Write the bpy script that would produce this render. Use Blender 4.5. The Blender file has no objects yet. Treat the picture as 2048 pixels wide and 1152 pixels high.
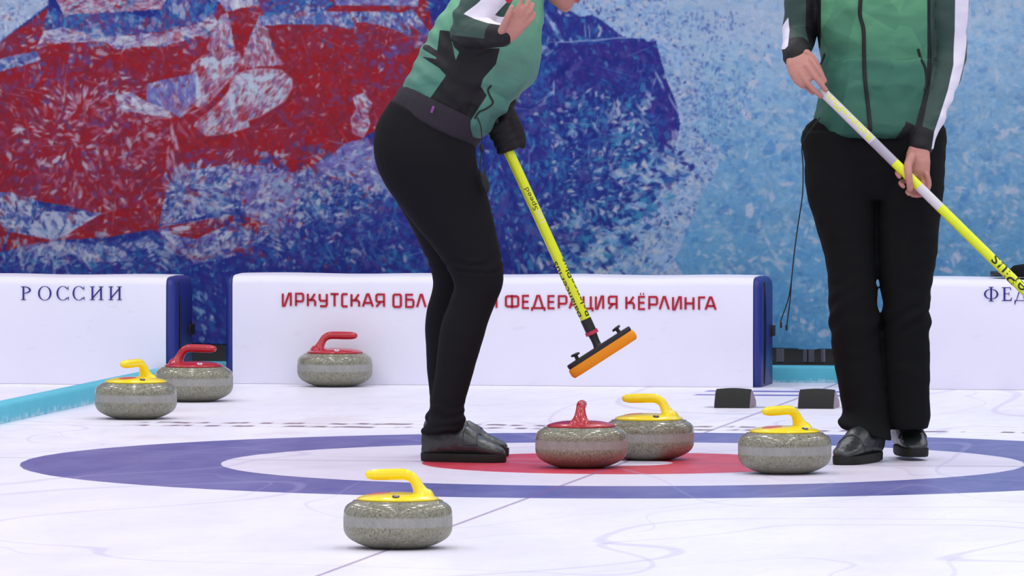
import bpy, bmesh, math, random
import numpy as np
from mathutils import Vector, Matrix, noise
from mathutils.bvhtree import BVHTree

C = bpy.context.scene.collection
R = random.Random(7)

# ------------------------------------------------------------------ camera
F = 16000.0; H = 1.328; PIT = .03276; T = .16010; CX, CY = -.3365, -24.284
cam = bpy.data.cameras.new('camera'); cam.sensor_width = 36; cam.lens = F / 2048 * 36
cam.clip_start = .5; cam.clip_end = 200
co = bpy.data.objects.new('camera', cam); C.objects.link(co)
co.location = (CX, CY, H); co.rotation_euler = (math.pi / 2 - PIT, 0, 0)
bpy.context.scene.camera = co
# ------------------------------------------------------------------ light
w = bpy.data.worlds.new('arena'); bpy.context.scene.world = w; w.use_nodes = True
w.node_tree.nodes['Background'].inputs[0].default_value = (.81, .81, .89, 1)
w.node_tree.nodes['Background'].inputs[1].default_value = .58
LAMP_W = 58
for i in range(6):
    for j in range(9):
        l = bpy.data.lights.new('ceiling_lamp', 'AREA'); l.shape = 'RECTANGLE'; l.size = .35; l.size_y = .9
        l.energy = LAMP_W * (.89 + .036 * j); l.color = (1, .98, 1)
        o = bpy.data.objects.new('ceiling_lamp', l); C.objects.link(o)
        o.location = (-10 + i * 4.0, -24 + j * 4.2, 8.5); o.rotation_euler = (0, 0, T)
vs = bpy.context.scene.view_settings
vs.view_transform = 'Standard'; vs.look = 'None'; vs.gamma = 1; vs.exposure = 0; vs.use_curve_mapping = False

# ------------------------------------------------------------------ pixel <-> world helpers
def ray(x, y):
    a = (x - 1024) / F; b = (y - 576) / F
    return Vector((a, math.cos(PIT) - b * math.sin(PIT), -math.sin(PIT) - b * math.cos(PIT)))
CAM = Vector((CX, CY, H))
def W(x, y, Y):
    d = ray(x, y); return CAM + d * ((Y - CY) / d.y)
def G(x, y, z=0):
    d = ray(x, y); return CAM + d * ((z - H) / d.z)
def S(u, v, z=0):                                   # sheet coordinates -> world
    return Vector((u * math.cos(T) + v * math.sin(T), -u * math.sin(T) + v * math.cos(T), z))
def V(x, y, v):                                     # pixel on the sheet plane v -> (u, z)
    d = ray(x, y); n = Vector((math.sin(T), math.cos(T), 0))
    p = CAM + d * ((v - CAM.dot(n)) / d.dot(n))
    return p.x * math.cos(T) - p.y * math.sin(T), p.z

# ------------------------------------------------------------------ materials
def lin(c):
    return tuple(((v / 255) / 12.92 if v / 255 <= .04045 else ((v / 255 + .055) / 1.055) ** 2.4) for v in c)
def mat(name, rgb, rough=.5, spec=.5, bump=0, bscale=60, metal=0, coat=0, var=0):
    m = bpy.data.materials.new(name); m.use_nodes = True; nt = m.node_tree; b = nt.nodes['Principled BSDF']
    c = lin(rgb) + (1,)
    b.inputs['Base Color'].default_value = c; b.inputs['Roughness'].default_value = rough
    b.inputs['Specular IOR Level'].default_value = spec; b.inputs['Metallic'].default_value = metal
    b.inputs['Coat Weight'].default_value = coat
    tc = nt.nodes.new('ShaderNodeTexCoord'); n = nt.nodes.new('ShaderNodeTexNoise')
    n.inputs['Scale'].default_value = bscale; n.inputs['Detail'].default_value = 4
    nt.links.new(tc.outputs['Object'], n.inputs['Vector'])
    if bump:
        bp = nt.nodes.new('ShaderNodeBump'); bp.inputs['Strength'].default_value = bump; bp.inputs['Distance'].default_value = .004
        nt.links.new(n.outputs['Fac'], bp.inputs['Height']); nt.links.new(bp.outputs['Normal'], b.inputs['Normal'])
    mx = nt.nodes.new('ShaderNodeMix'); mx.data_type = 'RGBA'
    k = 1 - (var or .06)
    mx.inputs['A'].default_value = tuple(v * k for v in c[:3]) + (1,); mx.inputs['B'].default_value = tuple(min(1, v * (2 - k)) for v in c[:3]) + (1,)
    nt.links.new(n.outputs['Fac'], mx.inputs['Factor']); nt.links.new(mx.outputs['Result'], b.inputs['Base Color'])
    return m
class NG:                                            # small node-building helper
    def __init__(s, name):
        s.m = bpy.data.materials.new(name); s.m.use_nodes = True; s.nt = s.m.node_tree; s.b = s.nt.nodes['Principled BSDF']
    def link(s, a, b): s.nt.links.new(a, b)
    def inp(s, sock, v):
        if isinstance(v, (int, float)): sock.default_value = v
        elif isinstance(v, tuple): sock.default_value = v if len(v) != 3 or sock.type != 'RGBA' else v + (1,)
        else: s.link(v, sock)
    def node(s, t, **k):
        n = s.nt.nodes.new(t)
        for a, v in k.items(): setattr(n, a, v)
        return n
    def math(s, op, a, b=0, c=0):
        n = s.node('ShaderNodeMath', operation=op); s.inp(n.inputs[0], a); s.inp(n.inputs[1], b)
        if op in ('MULTIPLY_ADD', 'COMPARE', 'SMOOTH_MIN'): s.inp(n.inputs[2], c)
        return n.outputs[0]
    def step(s, a, edge, wd):                        # 0 below edge, 1 above, soft over wd
        n = s.node('ShaderNodeMapRange', interpolation_type='SMOOTHSTEP'); s.inp(n.inputs[0], a)
        n.inputs[1].default_value = edge - wd / 2; n.inputs[2].default_value = edge + wd / 2
        return n.outputs[0]
    def band(s, a, lo, hi, wd):
        return s.math('MULTIPLY', s.step(a, lo, wd), s.math('SUBTRACT', 1, s.step(a, hi, wd)))
    def mix(s, f, a, b):
        n = s.node('ShaderNodeMix', data_type='RGBA'); s.inp(n.inputs['Factor'], f); s.inp(n.inputs['A'], a); s.inp(n.inputs['B'], b)
        return n.outputs['Result']
    def coord(s, kind='Object'): return s.node('ShaderNodeTexCoord').outputs[kind]
    def sep(s, v):
        n = s.node('ShaderNodeSeparateXYZ'); s.link(v, n.inputs[0]); return n.outputs
    def mapping(s, v, scale=(1, 1, 1), rot=(0, 0, 0), loc=(0, 0, 0)):
        n = s.node('ShaderNodeMapping'); s.link(v, n.inputs[0]); n.inputs['Scale'].default_value = scale
        n.inputs['Rotation'].default_value = rot; n.inputs['Location'].default_value = loc; return n.outputs[0]
    def noise(s, v, scale, detail=3, rough=.5, dist=0):
        n = s.node('ShaderNodeTexNoise'); s.link(v, n.inputs['Vector']); n.inputs['Scale'].default_value = scale
        n.inputs['Detail'].default_value = detail; n.inputs['Roughness'].default_value = rough; n.inputs['Distortion'].default_value = dist
        return n.outputs['Fac']
    def voro(s, v, scale, out='Color', feat='F1'):
        n = s.node('ShaderNodeTexVoronoi', feature=feat); s.link(v, n.inputs['Vector']); n.inputs['Scale'].default_value = scale
        return n.outputs[out]
    def attr(s, name, out='Fac'):
        n = s.node('ShaderNodeAttribute'); n.attribute_name = name; return n.outputs[out]
    def bump(s, h, strength, dist=.002):
        n = s.node('ShaderNodeBump'); n.inputs['Strength'].default_value = strength; n.inputs['Distance'].default_value = dist
        s.link(h, n.inputs['Height']); s.link(n.outputs['Normal'], s.b.inputs['Normal'])
    def out(s, col, rough=.5, spec=.5):
        s.inp(s.b.inputs['Base Color'], col); s.inp(s.b.inputs['Roughness'], rough); s.b.inputs['Specular IOR Level'].default_value = spec
        return s.m

# ------------------------------------------------------------------ mesh builder
class MB:
    def __init__(s): s.v = []; s.f = []; s.m = []
    def add(s, vs, fs, mi=0):
        o = len(s.v); s.v += [tuple(p) for p in vs]; s.f += [tuple(i + o for i in f) for f in fs]; s.m += [mi] * len(fs); return s
    def loft(s, rings, cap=True, closed=False, mi=0):
        n = len(rings[0]); vs = [p for r in rings for p in r]; fs = []
        m = len(rings)
        for i in range(m - (0 if closed else 1)):
            for j in range(n):
                a = i * n + j; b = i * n + (j + 1) % n; c = ((i + 1) % m) * n + (j + 1) % n; d = ((i + 1) % m) * n + j
                fs.append((a, b, c, d))
        if cap and not closed:
            fs.append(tuple(range(n))[::-1]); fs.append(tuple((m - 1) * n + j for j in range(n)))
        return s.add(vs, fs, mi)
    def tube(s, pts, rad, n=12, smooth=3, ry=None, mi=0, ends=True):
        pts = [Vector(p) for p in pts]; rad = list(rad) if hasattr(rad, '__len__') else [rad] * len(pts)
        pts, rad = crom(pts, smooth), crom([Vector((r, 0, 0)) for r in rad], smooth); rad = [r.x for r in rad]
        rings = []; up = None
        for i, p in enumerate(pts):
            t = (pts[min(i + 1, len(pts) - 1)] - pts[max(i - 1, 0)]).normalized()
            if up is None: up = t.orthogonal().normalized()
            up = (up - t * up.dot(t)).normalized(); sd = t.cross(up)
            rings.append((p, t, up, sd, rad[i]))
        out = []
        def ringat(p, up, sd, r): return [p + up * (r * math.cos(2 * math.pi * k / n)) + sd * (r * math.sin(2 * math.pi * k / n)) for k in range(n)]
        if ends:
            p, t, u, d, r = rings[0]
            for a in (80, 55, 28): out.append(ringat(p - t * (r * math.sin(math.radians(a))), u, d, r * math.cos(math.radians(a))))
        for p, t, u, d, r in rings: out.append(ringat(p, u, d, r))
        if ends:
            p, t, u, d, r = rings[-1]
            for a in (28, 55, 80): out.append(ringat(p + t * (r * math.sin(math.radians(a))), u, d, r * math.cos(math.radians(a))))
        return s.loft(out, mi=mi)
    def lathe(s, prof, n=64, c=(0, 0, 0), mi=0):
        rings = [[(c[0] + max(r, 1e-5) * math.cos(2 * math.pi * k / n), c[1] + max(r, 1e-5) * math.sin(2 * math.pi * k / n), c[2] + z) for k in range(n)] for r, z in prof]
        return s.loft(rings, mi=mi)
    def box(s, lo, hi, mi=0, M=None):
        x0, y0, z0 = lo; x1, y1, z1 = hi
        vs = [Vector(p) for p in ((x0, y0, z0), (x1, y0, z0), (x1, y1, z0), (x0, y1, z0), (x0, y0, z1), (x1, y0, z1), (x1, y1, z1), (x0, y1, z1))]
        if M: vs = [M @ p for p in vs]
        return s.add(vs, [(0, 3, 2, 1), (4, 5, 6, 7), (0, 1, 5, 4), (1, 2, 6, 5), (2, 3, 7, 6), (3, 0, 4, 7)], mi)
    def blob(s, c, r, M=None, n=20):
        rings = []
        for i in range(1, n // 2):
            a = math.pi * i / (n // 2)
            ring = [Vector((r[0] * math.sin(a) * math.cos(2 * math.pi * k / n), r[1] * math.sin(a) * math.sin(2 * math.pi * k / n), r[2] * math.cos(a))) for k in range(n)]
            rings.append([Vector(c) + (M @ p if M else p) for p in ring])
        return s.loft(rings)
    def xf(s, M): s.v = [tuple(M @ Vector(p)) for p in s.v]; return s
    def mesh(s, name, mats, smooth=True):
        me = bpy.data.meshes.new(name); me.from_pydata(s.v, [], s.f)
        for m in (mats if isinstance(mats, (list, tuple)) else [mats]): me.materials.append(m)
        me.polygons.foreach_set('material_index', s.m)
        me.polygons.foreach_set('use_smooth', [smooth] * len(s.f)); me.update()
        bm = bmesh.new(); bm.from_mesh(me); bmesh.ops.recalc_face_normals(bm, faces=bm.faces); bm.to_mesh(me); bm.free()
        return me
    def build(s, name, mats, parent=None, smooth=True, loc=(0, 0, 0), bevel=0, rotz=0, seg=2, sharp=None):
        o = bpy.data.objects.new(name, s.mesh(name, mats, smooth)); C.objects.link(o); o.location = loc; o.rotation_euler = (0, 0, rotz)
        if parent: o.parent = parent
        if bevel:
            b = o.modifiers.new('bevel', 'BEVEL'); b.width = bevel; b.segments = seg; b.limit_method = 'ANGLE'; b.angle_limit = math.radians(40)
            b.harden_normals = False
        elif sharp:
            o.data.set_sharp_from_angle(angle=math.radians(sharp))
        return o
def crom(p, k):
    if k <= 1 or len(p) < 2: return list(p)
    out = []
    for i in range(len(p) - 1):
        a = p[max(i - 1, 0)]; b = p[i]; c = p[i + 1]; d = p[min(i + 2, len(p) - 1)]
        for j in range(k):
            t = j / k
            out.append(.5 * ((2 * b) + (c - a) * t + (2 * a - 5 * b + 4 * c - d) * t * t + (3 * b - a - 3 * c + d) * t ** 3))
    out.append(p[-1]); return out
def ring(A, B, Y, ry, sc=1, n=28, e=2.0, dy=0):
    """ring seen from the side as the line A-B; A and B in photo pixels, Y its depth, ry its half depth"""
    a = W(A[0], A[1], Y); b = W(B[0], B[1], Y + dy); c = (a + b) / 2; m = (b - a) / 2 * sc
    out = []
    for k in range(n):
        t = 2 * math.pi * k / n; cs, sn = math.cos(t), math.sin(t)
        cs = math.copysign(abs(cs) ** (2 / e), cs); sn = math.copysign(abs(sn) ** (2 / e), sn)
        out.append(c + m * cs + Vector((0, ry * sc * sn, 0)))
    return out
def limb(mb, rows, sc=1, k=3, e=2.0, trim=(0, 0)):
    """rows of (A, B, Y, ry)"""
    rows = rows[trim[0]:len(rows) - trim[1]]
    vals = [r[0] + r[1] + (r[2], r[3]) for r in rows]
    vv = crom([np.array(v, float) for v in vals], k)
    mb.loft([ring((v[0], v[1]), (v[2], v[3]), v[4], v[5], sc, e=e) for v in vv]); return mb
def remesh(mb, voxel, it=4, fac=.5):
    me = mb.mesh('tmp', MAT['skin']); o = bpy.data.objects.new('tmp', me); C.objects.link(o)
    m = o.modifiers.new('r', 'REMESH'); m.mode = 'VOXEL'; m.voxel_size = voxel; m.use_smooth_shade = True
    if it:
        s = o.modifiers.new('s', 'SMOOTH'); s.factor = fac; s.iterations = it
    dg = bpy.context.evaluated_depsgraph_get(); new = bpy.data.meshes.new_from_object(o.evaluated_get(dg))
    bpy.data.objects.remove(o); bpy.data.meshes.remove(me); new.materials.clear(); return new
def arr(me):
    a = np.empty(len(me.vertices) * 3); me.vertices.foreach_get('co', a); n = np.empty(len(me.vertices) * 3)
    me.vertices.foreach_get('normal', n); return a.reshape(-1, 3), n.reshape(-1, 3)
def displace(me, fn):
    p, n = arr(me); d = np.array([fn(Vector(q)) for q in p]); p = p + n * d[:, None]
    me.vertices.foreach_set('co', p.ravel()); me.update()
def fattr(me, name, vals):
    a = me.attributes.new(name, 'FLOAT', 'POINT'); a.data.foreach_set('value', np.asarray(vals, dtype=np.float32))
def link(name, me, m, parent=None):
    me.name = name; me.materials.append(m)
    me.polygons.foreach_set('use_smooth', [True] * len(me.polygons))
    o = bpy.data.objects.new(name, me); C.objects.link(o)
    if parent: o.parent = parent
    return o
def tag(o, label=None, cat=None, group=None, kind=None):
    if label: o['label'] = label
    if cat: o['category'] = cat
    if group: o['group'] = group
    if kind: o['kind'] = kind
    return o
def empty(name, loc=(0, 0, 0), rz=0):
    o = bpy.data.objects.new(name, None); C.objects.link(o); o.location = loc; o.rotation_euler = (0, 0, rz); o.empty_display_size = .1
    return o
def reparent(o, root):                               # children are modelled in world space, so undo the root's transform
    o.parent = root; o.matrix_parent_inverse = Matrix.Translation(-Vector(root.location)) if root.rotation_euler.z == 0 else (Matrix.Translation(root.location) @ Matrix.Rotation(root.rotation_euler.z, 4, 'Z')).inverted()
def sdpoly(px, py, poly):
    """signed distance (positive inside) from arrays of points to a polygon"""
    P = np.array(poly, float); n = len(P); d = np.full(px.shape, 1e9); ins = np.zeros(px.shape, bool)
    for i in range(n):
        a = P[i]; b = P[(i + 1) % n]; e = b - a; wx = px - a[0]; wy = py - a[1]
        t = np.clip((wx * e[0] + wy * e[1]) / max(e @ e, 1e-9), 0, 1)
        d = np.minimum(d, np.hypot(wx - e[0] * t, wy - e[1] * t))
        if a[1] != b[1]:
            c = ((a[1] > py) != (b[1] > py)) & (px < (b[0] - a[0]) * (py - a[1]) / (b[1] - a[1]) + a[0]); ins ^= c
    return np.where(ins, d, -d)

MAT = {}
MAT['skin'] = mat('skin', (184, 128, 117), .5, .4, .15, 120, var=.12)
MAT['black_cloth'] = mat('black_cloth', (21, 22, 23), .9, .12, .3, 400)
MAT['legging'] = mat('legging_fabric', (22, 22, 26), .85, .15, .2, 500)
MAT['grey_band'] = mat('grey_band', (50, 46, 54), .85, .2, .3, 300)
MAT['cord'] = mat('black_cord', (18, 18, 20), .7)
MAT['leather'] = mat('black_leather', (44, 49, 51), .34, .6, .3, 70)
MAT['glove'] = mat('black_glove', (28, 28, 31), .75, .3, .3, 200)
MAT['sole'] = mat('black_rubber', (34, 35, 34), .75, .3, .2, 150)
MAT['pole_yellow'] = mat('pole_yellow', (226, 240, 20), .3, .5, coat=.4)
MAT['pole_white'] = mat('pole_white', (214, 210, 214), .35, .5, coat=.3)
MAT['pole_silver'] = mat('pole_silver', (170, 165, 178), .35, .5, coat=.3)
MAT['pole_black'] = mat('pole_black', (28, 28, 30), .4)
MAT['plastic_black'] = mat('plastic_black', (30, 29, 33), .45, .5)
MAT['pad_orange'] = mat('pad_orange', (242, 152, 40), .8, .2, .3, 200)
MAT['ring_red'] = mat('ring_red', (190, 50, 80), .4)
MAT['ink_black'] = mat('ink_black', (30, 34, 18), .5)
MAT['ink_white'] = mat('ink_white', (235, 225, 215), .5)
MAT['ink_yellow'] = mat('ink_yellow', (226, 240, 20), .4)
MAT['turquoise'] = None
MAT['ink_red'] = mat('ink_red', (176, 28, 52), .55, .3)
MAT['ink_blue'] = mat('ink_blue', (44, 40, 128), .55, .3)
MAT['navy'] = mat('navy_vinyl', (38, 50, 128), .45, .4, .2, 40)
MAT['dark'] = mat('dark_concrete', (34, 38, 42), .8, .3, .2, 20)
MAT['post'] = mat('grey_post', (190, 190, 205), .6)
MAT['hair'] = mat('brown_hair', (70, 48, 36), .6, .4, .5, 200)
MAT['eye'] = mat('eye_white', (235, 232, 228), .2)
MAT['iris'] = mat('iris', (60, 70, 60), .2)
MAT['lip'] = mat('lip', (176, 100, 96), .45)

# =================================================================== ICE
g = NG('curling_ice'); o_ = g.coord(); X, Yv, _ = g.sep(o_)
wob = g.noise(o_, 9, 3); wob = g.math('MULTIPLY', g.math('SUBTRACT', wob, .5), .012)
rr = g.math('ADD', g.math('SQRT', g.math('ADD', g.math('MULTIPLY', X, X), g.math('MULTIPLY', Yv, Yv))), wob)
big = g.noise(g.mapping(o_, (1, .35, 1)), 2.2, 5, .6)
fine = g.noise(g.mapping(o_, (1, .3, 1)), 14, 4, .65)
ice = g.mix(g.step(big, .5, .35), lin((229, 228, 243)), lin((239, 238, 248)))
ice = g.mix(g.math('MULTIPLY', g.step(fine, .60, .2), .45), ice, lin((222, 218, 240)))
# the worn, greyer ice inside the house
ice = g.mix(g.math('MULTIPLY', g.math('SUBTRACT', 1, g.step(rr, 1.25, .12)), .55), ice, lin((214, 204, 226)))
# warm dirt patches near the back line
patch = g.math('MULTIPLY', g.step(g.noise(g.mapping(o_, (1, .45, 1)), 3.1, 4, .6), .57, .16), g.band(Yv, 1.1, 3.4, .9))
ice = g.mix(g.math('MULTIPLY', patch, .35), ice, lin((205, 192, 200)))
# rings
frost = g.step(g.noise(g.mapping(o_, (1.0, .35, 1), (0, 0, .3)), 3.4, 6, .65), .48, .34)
blue = g.mix(g.math('MULTIPLY', frost, .42), lin((88, 90, 156)), lin((134, 134, 184)))
fr2 = g.step(g.noise(g.mapping(o_, (1, .35, 1)), 6, 6, .65), .5, .4)
red = g.mix(g.math('MULTIPLY', fr2, .35), lin((200, 52, 72)), lin((214, 104, 128)))
ring8 = g.band(rr, 1.219, 1.829, .006); ring4 = g.band(rr, .152, .610, .006)
col = g.mix(ring8, ice, blue); col = g.mix(ring4, col, red)
# centre line, tee line, hack line
cw = g.math('ADD', g.math('ABSOLUTE', g.math('ADD', X, g.math('MULTIPLY', wob, .3))), 0)
cl = g.math('SUBTRACT', 1, g.step(cw, .0065, .005))
col = g.mix(g.math('MULTIPLY', cl, .62), col, lin((128, 92, 150)))
tl = g.math('SUBTRACT', 1, g.step(g.math('ABSOLUTE', g.math('ADD', Yv, g.math('MULTIPLY', wob, .8))), .017, .02))
inh = g.math('SUBTRACT', 1, g.step(g.math('ABSOLUTE', X), 2.38, .02))
col = g.mix(g.math('MULTIPLY', g.math('MULTIPLY', tl, inh), .34), col, lin((92, 80, 128)))
for v0, hw, a0, a1 in ((4.80, .055, -.40, .35), (4.50, .05, -.40, .35)):
    hl = g.math('MULTIPLY', g.math('SUBTRACT', 1, g.step(g.math('ABSOLUTE', g.math('SUBTRACT', Yv, v0)), hw, .05)), g.band(X, a0, a1, .02))
    col = g.mix(g.math('MULTIPLY', hl, .95), col, lin((84, 78, 184)))
hl = g.math('MULTIPLY', g.math('SUBTRACT', 1, g.step(g.math('ABSOLUTE', g.math('SUBTRACT', Yv, 3.58)), .05, .04)), g.band(X, -.235, .12, .02))
col = g.mix(g.math('MULTIPLY', hl, .6), col, lin((120, 116, 134)))
# broken dark dashes behind the house
for v0, k, sc in ((2.02, 17, 1.), (2.22, 19, .8)):
    wv = g.noise(g.mapping(o_, (k * .55, .6, 1), (0, 0, 0), (v0 * 7, 0, 0)), 1, 2)
    dv = g.math('SUBTRACT', Yv, v0); dv = g.math('ADD', dv, g.math('MULTIPLY', g.math('SUBTRACT', wv, .5), .12))
    dd = g.math('SUBTRACT', 1, g.step(g.math('ABSOLUTE', dv), .042, .05))
    on = g.step(g.noise(g.mapping(o_, (k, .1, 1), (0, 0, 0), (v0 * 3, 0, 0)), 1, 1), .5, .14)
    m_ = g.math('MULTIPLY', g.math('MULTIPLY', dd, on), g.band(X, -1.95, 2.3, .1))
    if v0 > 2.1: m_ = g.math('MULTIPLY', m_, g.step(g.math('MULTIPLY', X, -1), -.2, .3))
    col = g.mix(g.math('MULTIPLY', m_, .9), col, lin((104, 72, 84)))
    thin = g.math('MULTIPLY', g.math('SUBTRACT', 1, g.step(g.math('ABSOLUTE', g.math('ADD', dv, .03)), .012, .03)), g.band(X, -2.38, 2.38, .05))
    col = g.mix(g.math('MULTIPLY', thin, .3), col, lin((140, 110, 130)))
# faint skate-thin scratches
for sc, th, rot, st in ((.55, .0022, .4, .28), (.9, .0022, 1.9, .22), (.35, .0016, 2.6, .3)):
    nn = g.noise(g.mapping(o_, (1, .5, 1), (0, 0, rot)), sc, 1, .4, .6)
    ln_ = g.math('SUBTRACT', 1, g.step(g.math('ABSOLUTE', g.math('SUBTRACT', nn, .5)), th, th))
    col = g.mix(g.math('MULTIPLY', ln_, st), col, lin((170, 160, 205)))
g.bump(g.noise(o_, 160, 2), .12, .002)
MAT['ice'] = g.out(col, g.math('MULTIPLY_ADD', fine, .15, .30), .22)
ice_o = MB().add([(-9, -30, 0), (9, -30, 0), (9, 5.75, 0), (-9, 5.75, 0)], [(0, 1, 2, 3)]).build('floor', MAT['ice'], smooth=False, rotz=-T)
tag(ice_o, 'white curling ice with a blue and red target painted under it', kind='structure')
fl = MB().box((-9, 5.75, -.05), (9, 9.0, -.002)).build('floor', MAT['dark'], smooth=False, rotz=-T)
tag(fl, 'dark concrete floor behind the ice', kind='structure')
wb = MB().box((-9, 9.0, -.05), (9, 9.1, 4.2)).build('wall_back', MAT['dark'], smooth=False, rotz=-T)
tag(wb, 'dark wall behind the printed banner', kind='structure')

# =================================================================== TURQUOISE BUMPERS
g = NG('turquoise_foam'); o_ = g.coord(); _, _, Z = g.sep(o_)
tq = g.mix(g.noise(o_, 12, 4), lin((78, 176, 200)), lin((96, 190, 210)))
fr = g.noise(g.mapping(o_, (1, .6, 1)), 30, 7, .8)
zz = g.math('MULTIPLY', Z, 7.0)
tq = g.mix(g.math('MULTIPLY', g.step(g.math('SUBTRACT', fr, zz), .44, .14), .5), tq, lin((214, 228, 240)))
g.bump(fr, .3, .003)
MAT['turquoise'] = g.out(tq, .6, .3)
def foam(v0, v1, u0, u1, h, label, name='side_bumper'):
    b = MB(); prof = [(u0, 0), (u0, h - .012), (u0 + .006, h - .003), (u0 + .02, h), (u1 - .02, h), (u1 - .006, h - .003), (u1, h - .012), (u1, 0)]
    n = 90 if v1 - v0 > 3 else 8
    rings = [[(u, v0 + (v1 - v0) * i / n, z) for u, z in prof] for i in range(n + 1)]
    b.loft(rings); o = b.build(name, MAT['turquoise'], rotz=-T, sharp=50); return tag(o, label, 'bumper')
foam(-26, 4.93, -2.485, -2.392, .064, 'long turquoise foam side bumper running along the left edge of the ice')
foam(-26, 4.93, 2.392, 2.485, .064, 'turquoise foam side bumper along the right edge of the ice, outside the picture')
b = MB(); n = 60
prof = [(5.50, 0), (5.50, .052), (5.506, .060), (5.515, .062), (5.60, .062), (5.61, .052), (5.61, 0)]
b.loft([[(-6 + 12 * i / n, v, z) for v, z in prof] for i in range(n + 1)])
tag(b.build('back_bumper', MAT['turquoise'], rotz=-T, sharp=50), 'low turquoise foam bumper across the ice behind the white boards', 'bumper')

# =================================================================== ADVERTISING BOARDS
g = NG('white_vinyl'); o_ = g.coord(); 
vn = g.mix(g.noise(o_, 5, 4), lin((225, 224, 241)), lin((232, 231, 245)))
sm = g.step(g.noise(g.mapping(o_, (3, 1, 9)), 3, 5, .6), .68, .10)
vn = g.mix(g.math('MULTIPLY', sm, .12), vn, lin((160, 155, 175)))
g.bump(g.noise(g.mapping(o_, (4, 1, 1)), 3, 3), .25, .01)
MAT['vinyl'] = g.out(vn, .5, .3)
def board(u0, u1, v0, v1, h, label, strap=True):
    root = empty('advertising_board', S((u0 + u1) / 2, (v0 + v1) / 2), -T)
    cx, cy = (u0 + u1) / 2, (v0 + v1) / 2; L = (u1 - u0) / 2; D = (v1 - v0) / 2
    # white cover wraps front, top and back with soft rounded edges
    prof = [(-D, .0008), (-D - .003, h * .4), (-D, h - .03), (-D + .006, h - .012), (-D + .022, h - .002), (-D + .06, h + .002), (0, h + .004), (D - .05, h + .001), (D - .015, h - .006), (D, h - .03), (D, .0008)]
    b = MB(); n = 40
    b.loft([[(-L + 2 * L * i / n, y + .0015 * math.sin(i * .9 + z * 9), z + .0018 * math.sin(i * .55) * (z > .2)) for y, z in prof] for i in range(n + 1)])
    c = b.build('white_cover', MAT['vinyl'], root, sharp=60)
    for sgn in (1, -1):                              # padded navy end panel
        b = MB(); rows = []
        for k, (out_, ins) in enumerate(((0, .002), (.016, .004), (.027, .016), (.030, .04))):
            rows.append([(sgn * (L + out_), y * (D - ins) / D, .0008 + (z - .0008) * (h - ins) / h) for y, z in prof])
        b.loft(rows); c = b.build('end_panel', MAT['navy'], root); c['label'] = 'navy blue padded end panel'
        # zip seam down the end
        b = MB(); b.tube([(sgn * (L + .0300), -D * .52, .012), (sgn * (L + .0335), -D * .49, h * .3), (sgn * (L + .0335), -D * .47, h * .7), (sgn * (L + .029), -D * .50, h - .02)], .0035, 6)
        b.build('zip_seam', MAT['cord'], root)
        if strap:
            b = MB(); b.box((sgn * (L + .028) - .004, D * .45, h * .44), (sgn * (L + .028) + .01, D * .93, h * .54))
            b.build('strap', MAT['cord'], root, bevel=.003)
    return root, cx, cy, L, D
bd = .37
rL = board(-4.30, -2.437, 4.955, 4.955 + bd, .398, 'white padded board at far left, reading РОССИИ in blue serif letters')
rC = board(-2.215, -.268, 5.10, 5.10 + bd, .402, 'long white padded board in the centre with red lettering')
rR = board(.27, 2.3, 5.05, 5.05 + bd, .402, 'white padded board at far right, starting ФЕД in blue serif letters')
tag(rL[0], 'white padded rink board at far left, lettered РОССИИ in blue', 'board', 'white rink boards')
tag(rC[0], 'white padded rink board in the middle, lettered in red', 'board', 'white rink boards')
tag(rR[0], 'white padded rink board at the right edge, lettered ФЕД in blue', 'board', 'white rink boards')

# --- lettering
def stroke(mb, pts, wd, y, th=.0012, close=False):
    """poly-line of constant width in the (x,z) plane with mitred joints, as a thin plate"""
    P = [Vector((p[0], p[1])) for p in pts]; n = len(P); Lf = []; Rt = []
    for i in range(n):
        a = P[i - 1] if (i or close) else None; c = P[(i + 1) % n] if (i < n - 1 or close) else None
        d1 = (P[i] - a).normalized() if a is not None else None; d2 = (c - P[i]).normalized() if c is not None else None
        if d1 is None: nn = Vector((-d2.y, d2.x)); k = 1
        elif d2 is None: nn = Vector((-d1.y, d1.x)); k = 1
        else:
            n1 = Vector((-d1.y, d1.x)); n2 = Vector((-d2.y, d2.x)); nn = n1 + n2
            if nn.length < .3: nn = n1; k = 1
            else: nn.normalize(); k = min(1 / max(nn.dot(n1), .3), 1.25)
        Lf.append(P[i] + nn * (wd / 2 * k)); Rt.append(P[i] - nn * (wd / 2 * k))
    m = n if close else n - 1
    for i in range(m):
        j = (i + 1) % n; q = (Lf[i], Lf[j], Rt[j], Rt[i])
        mb.add([(p.x, y, p.y) for p in q] + [(p.x, y - th, p.y) for p in q], [(0, 1, 2, 3), (7, 6, 5, 4), (0, 4, 5, 1), (1, 5, 6, 2), (2, 6, 7, 3), (3, 7, 4, 0)])
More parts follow.
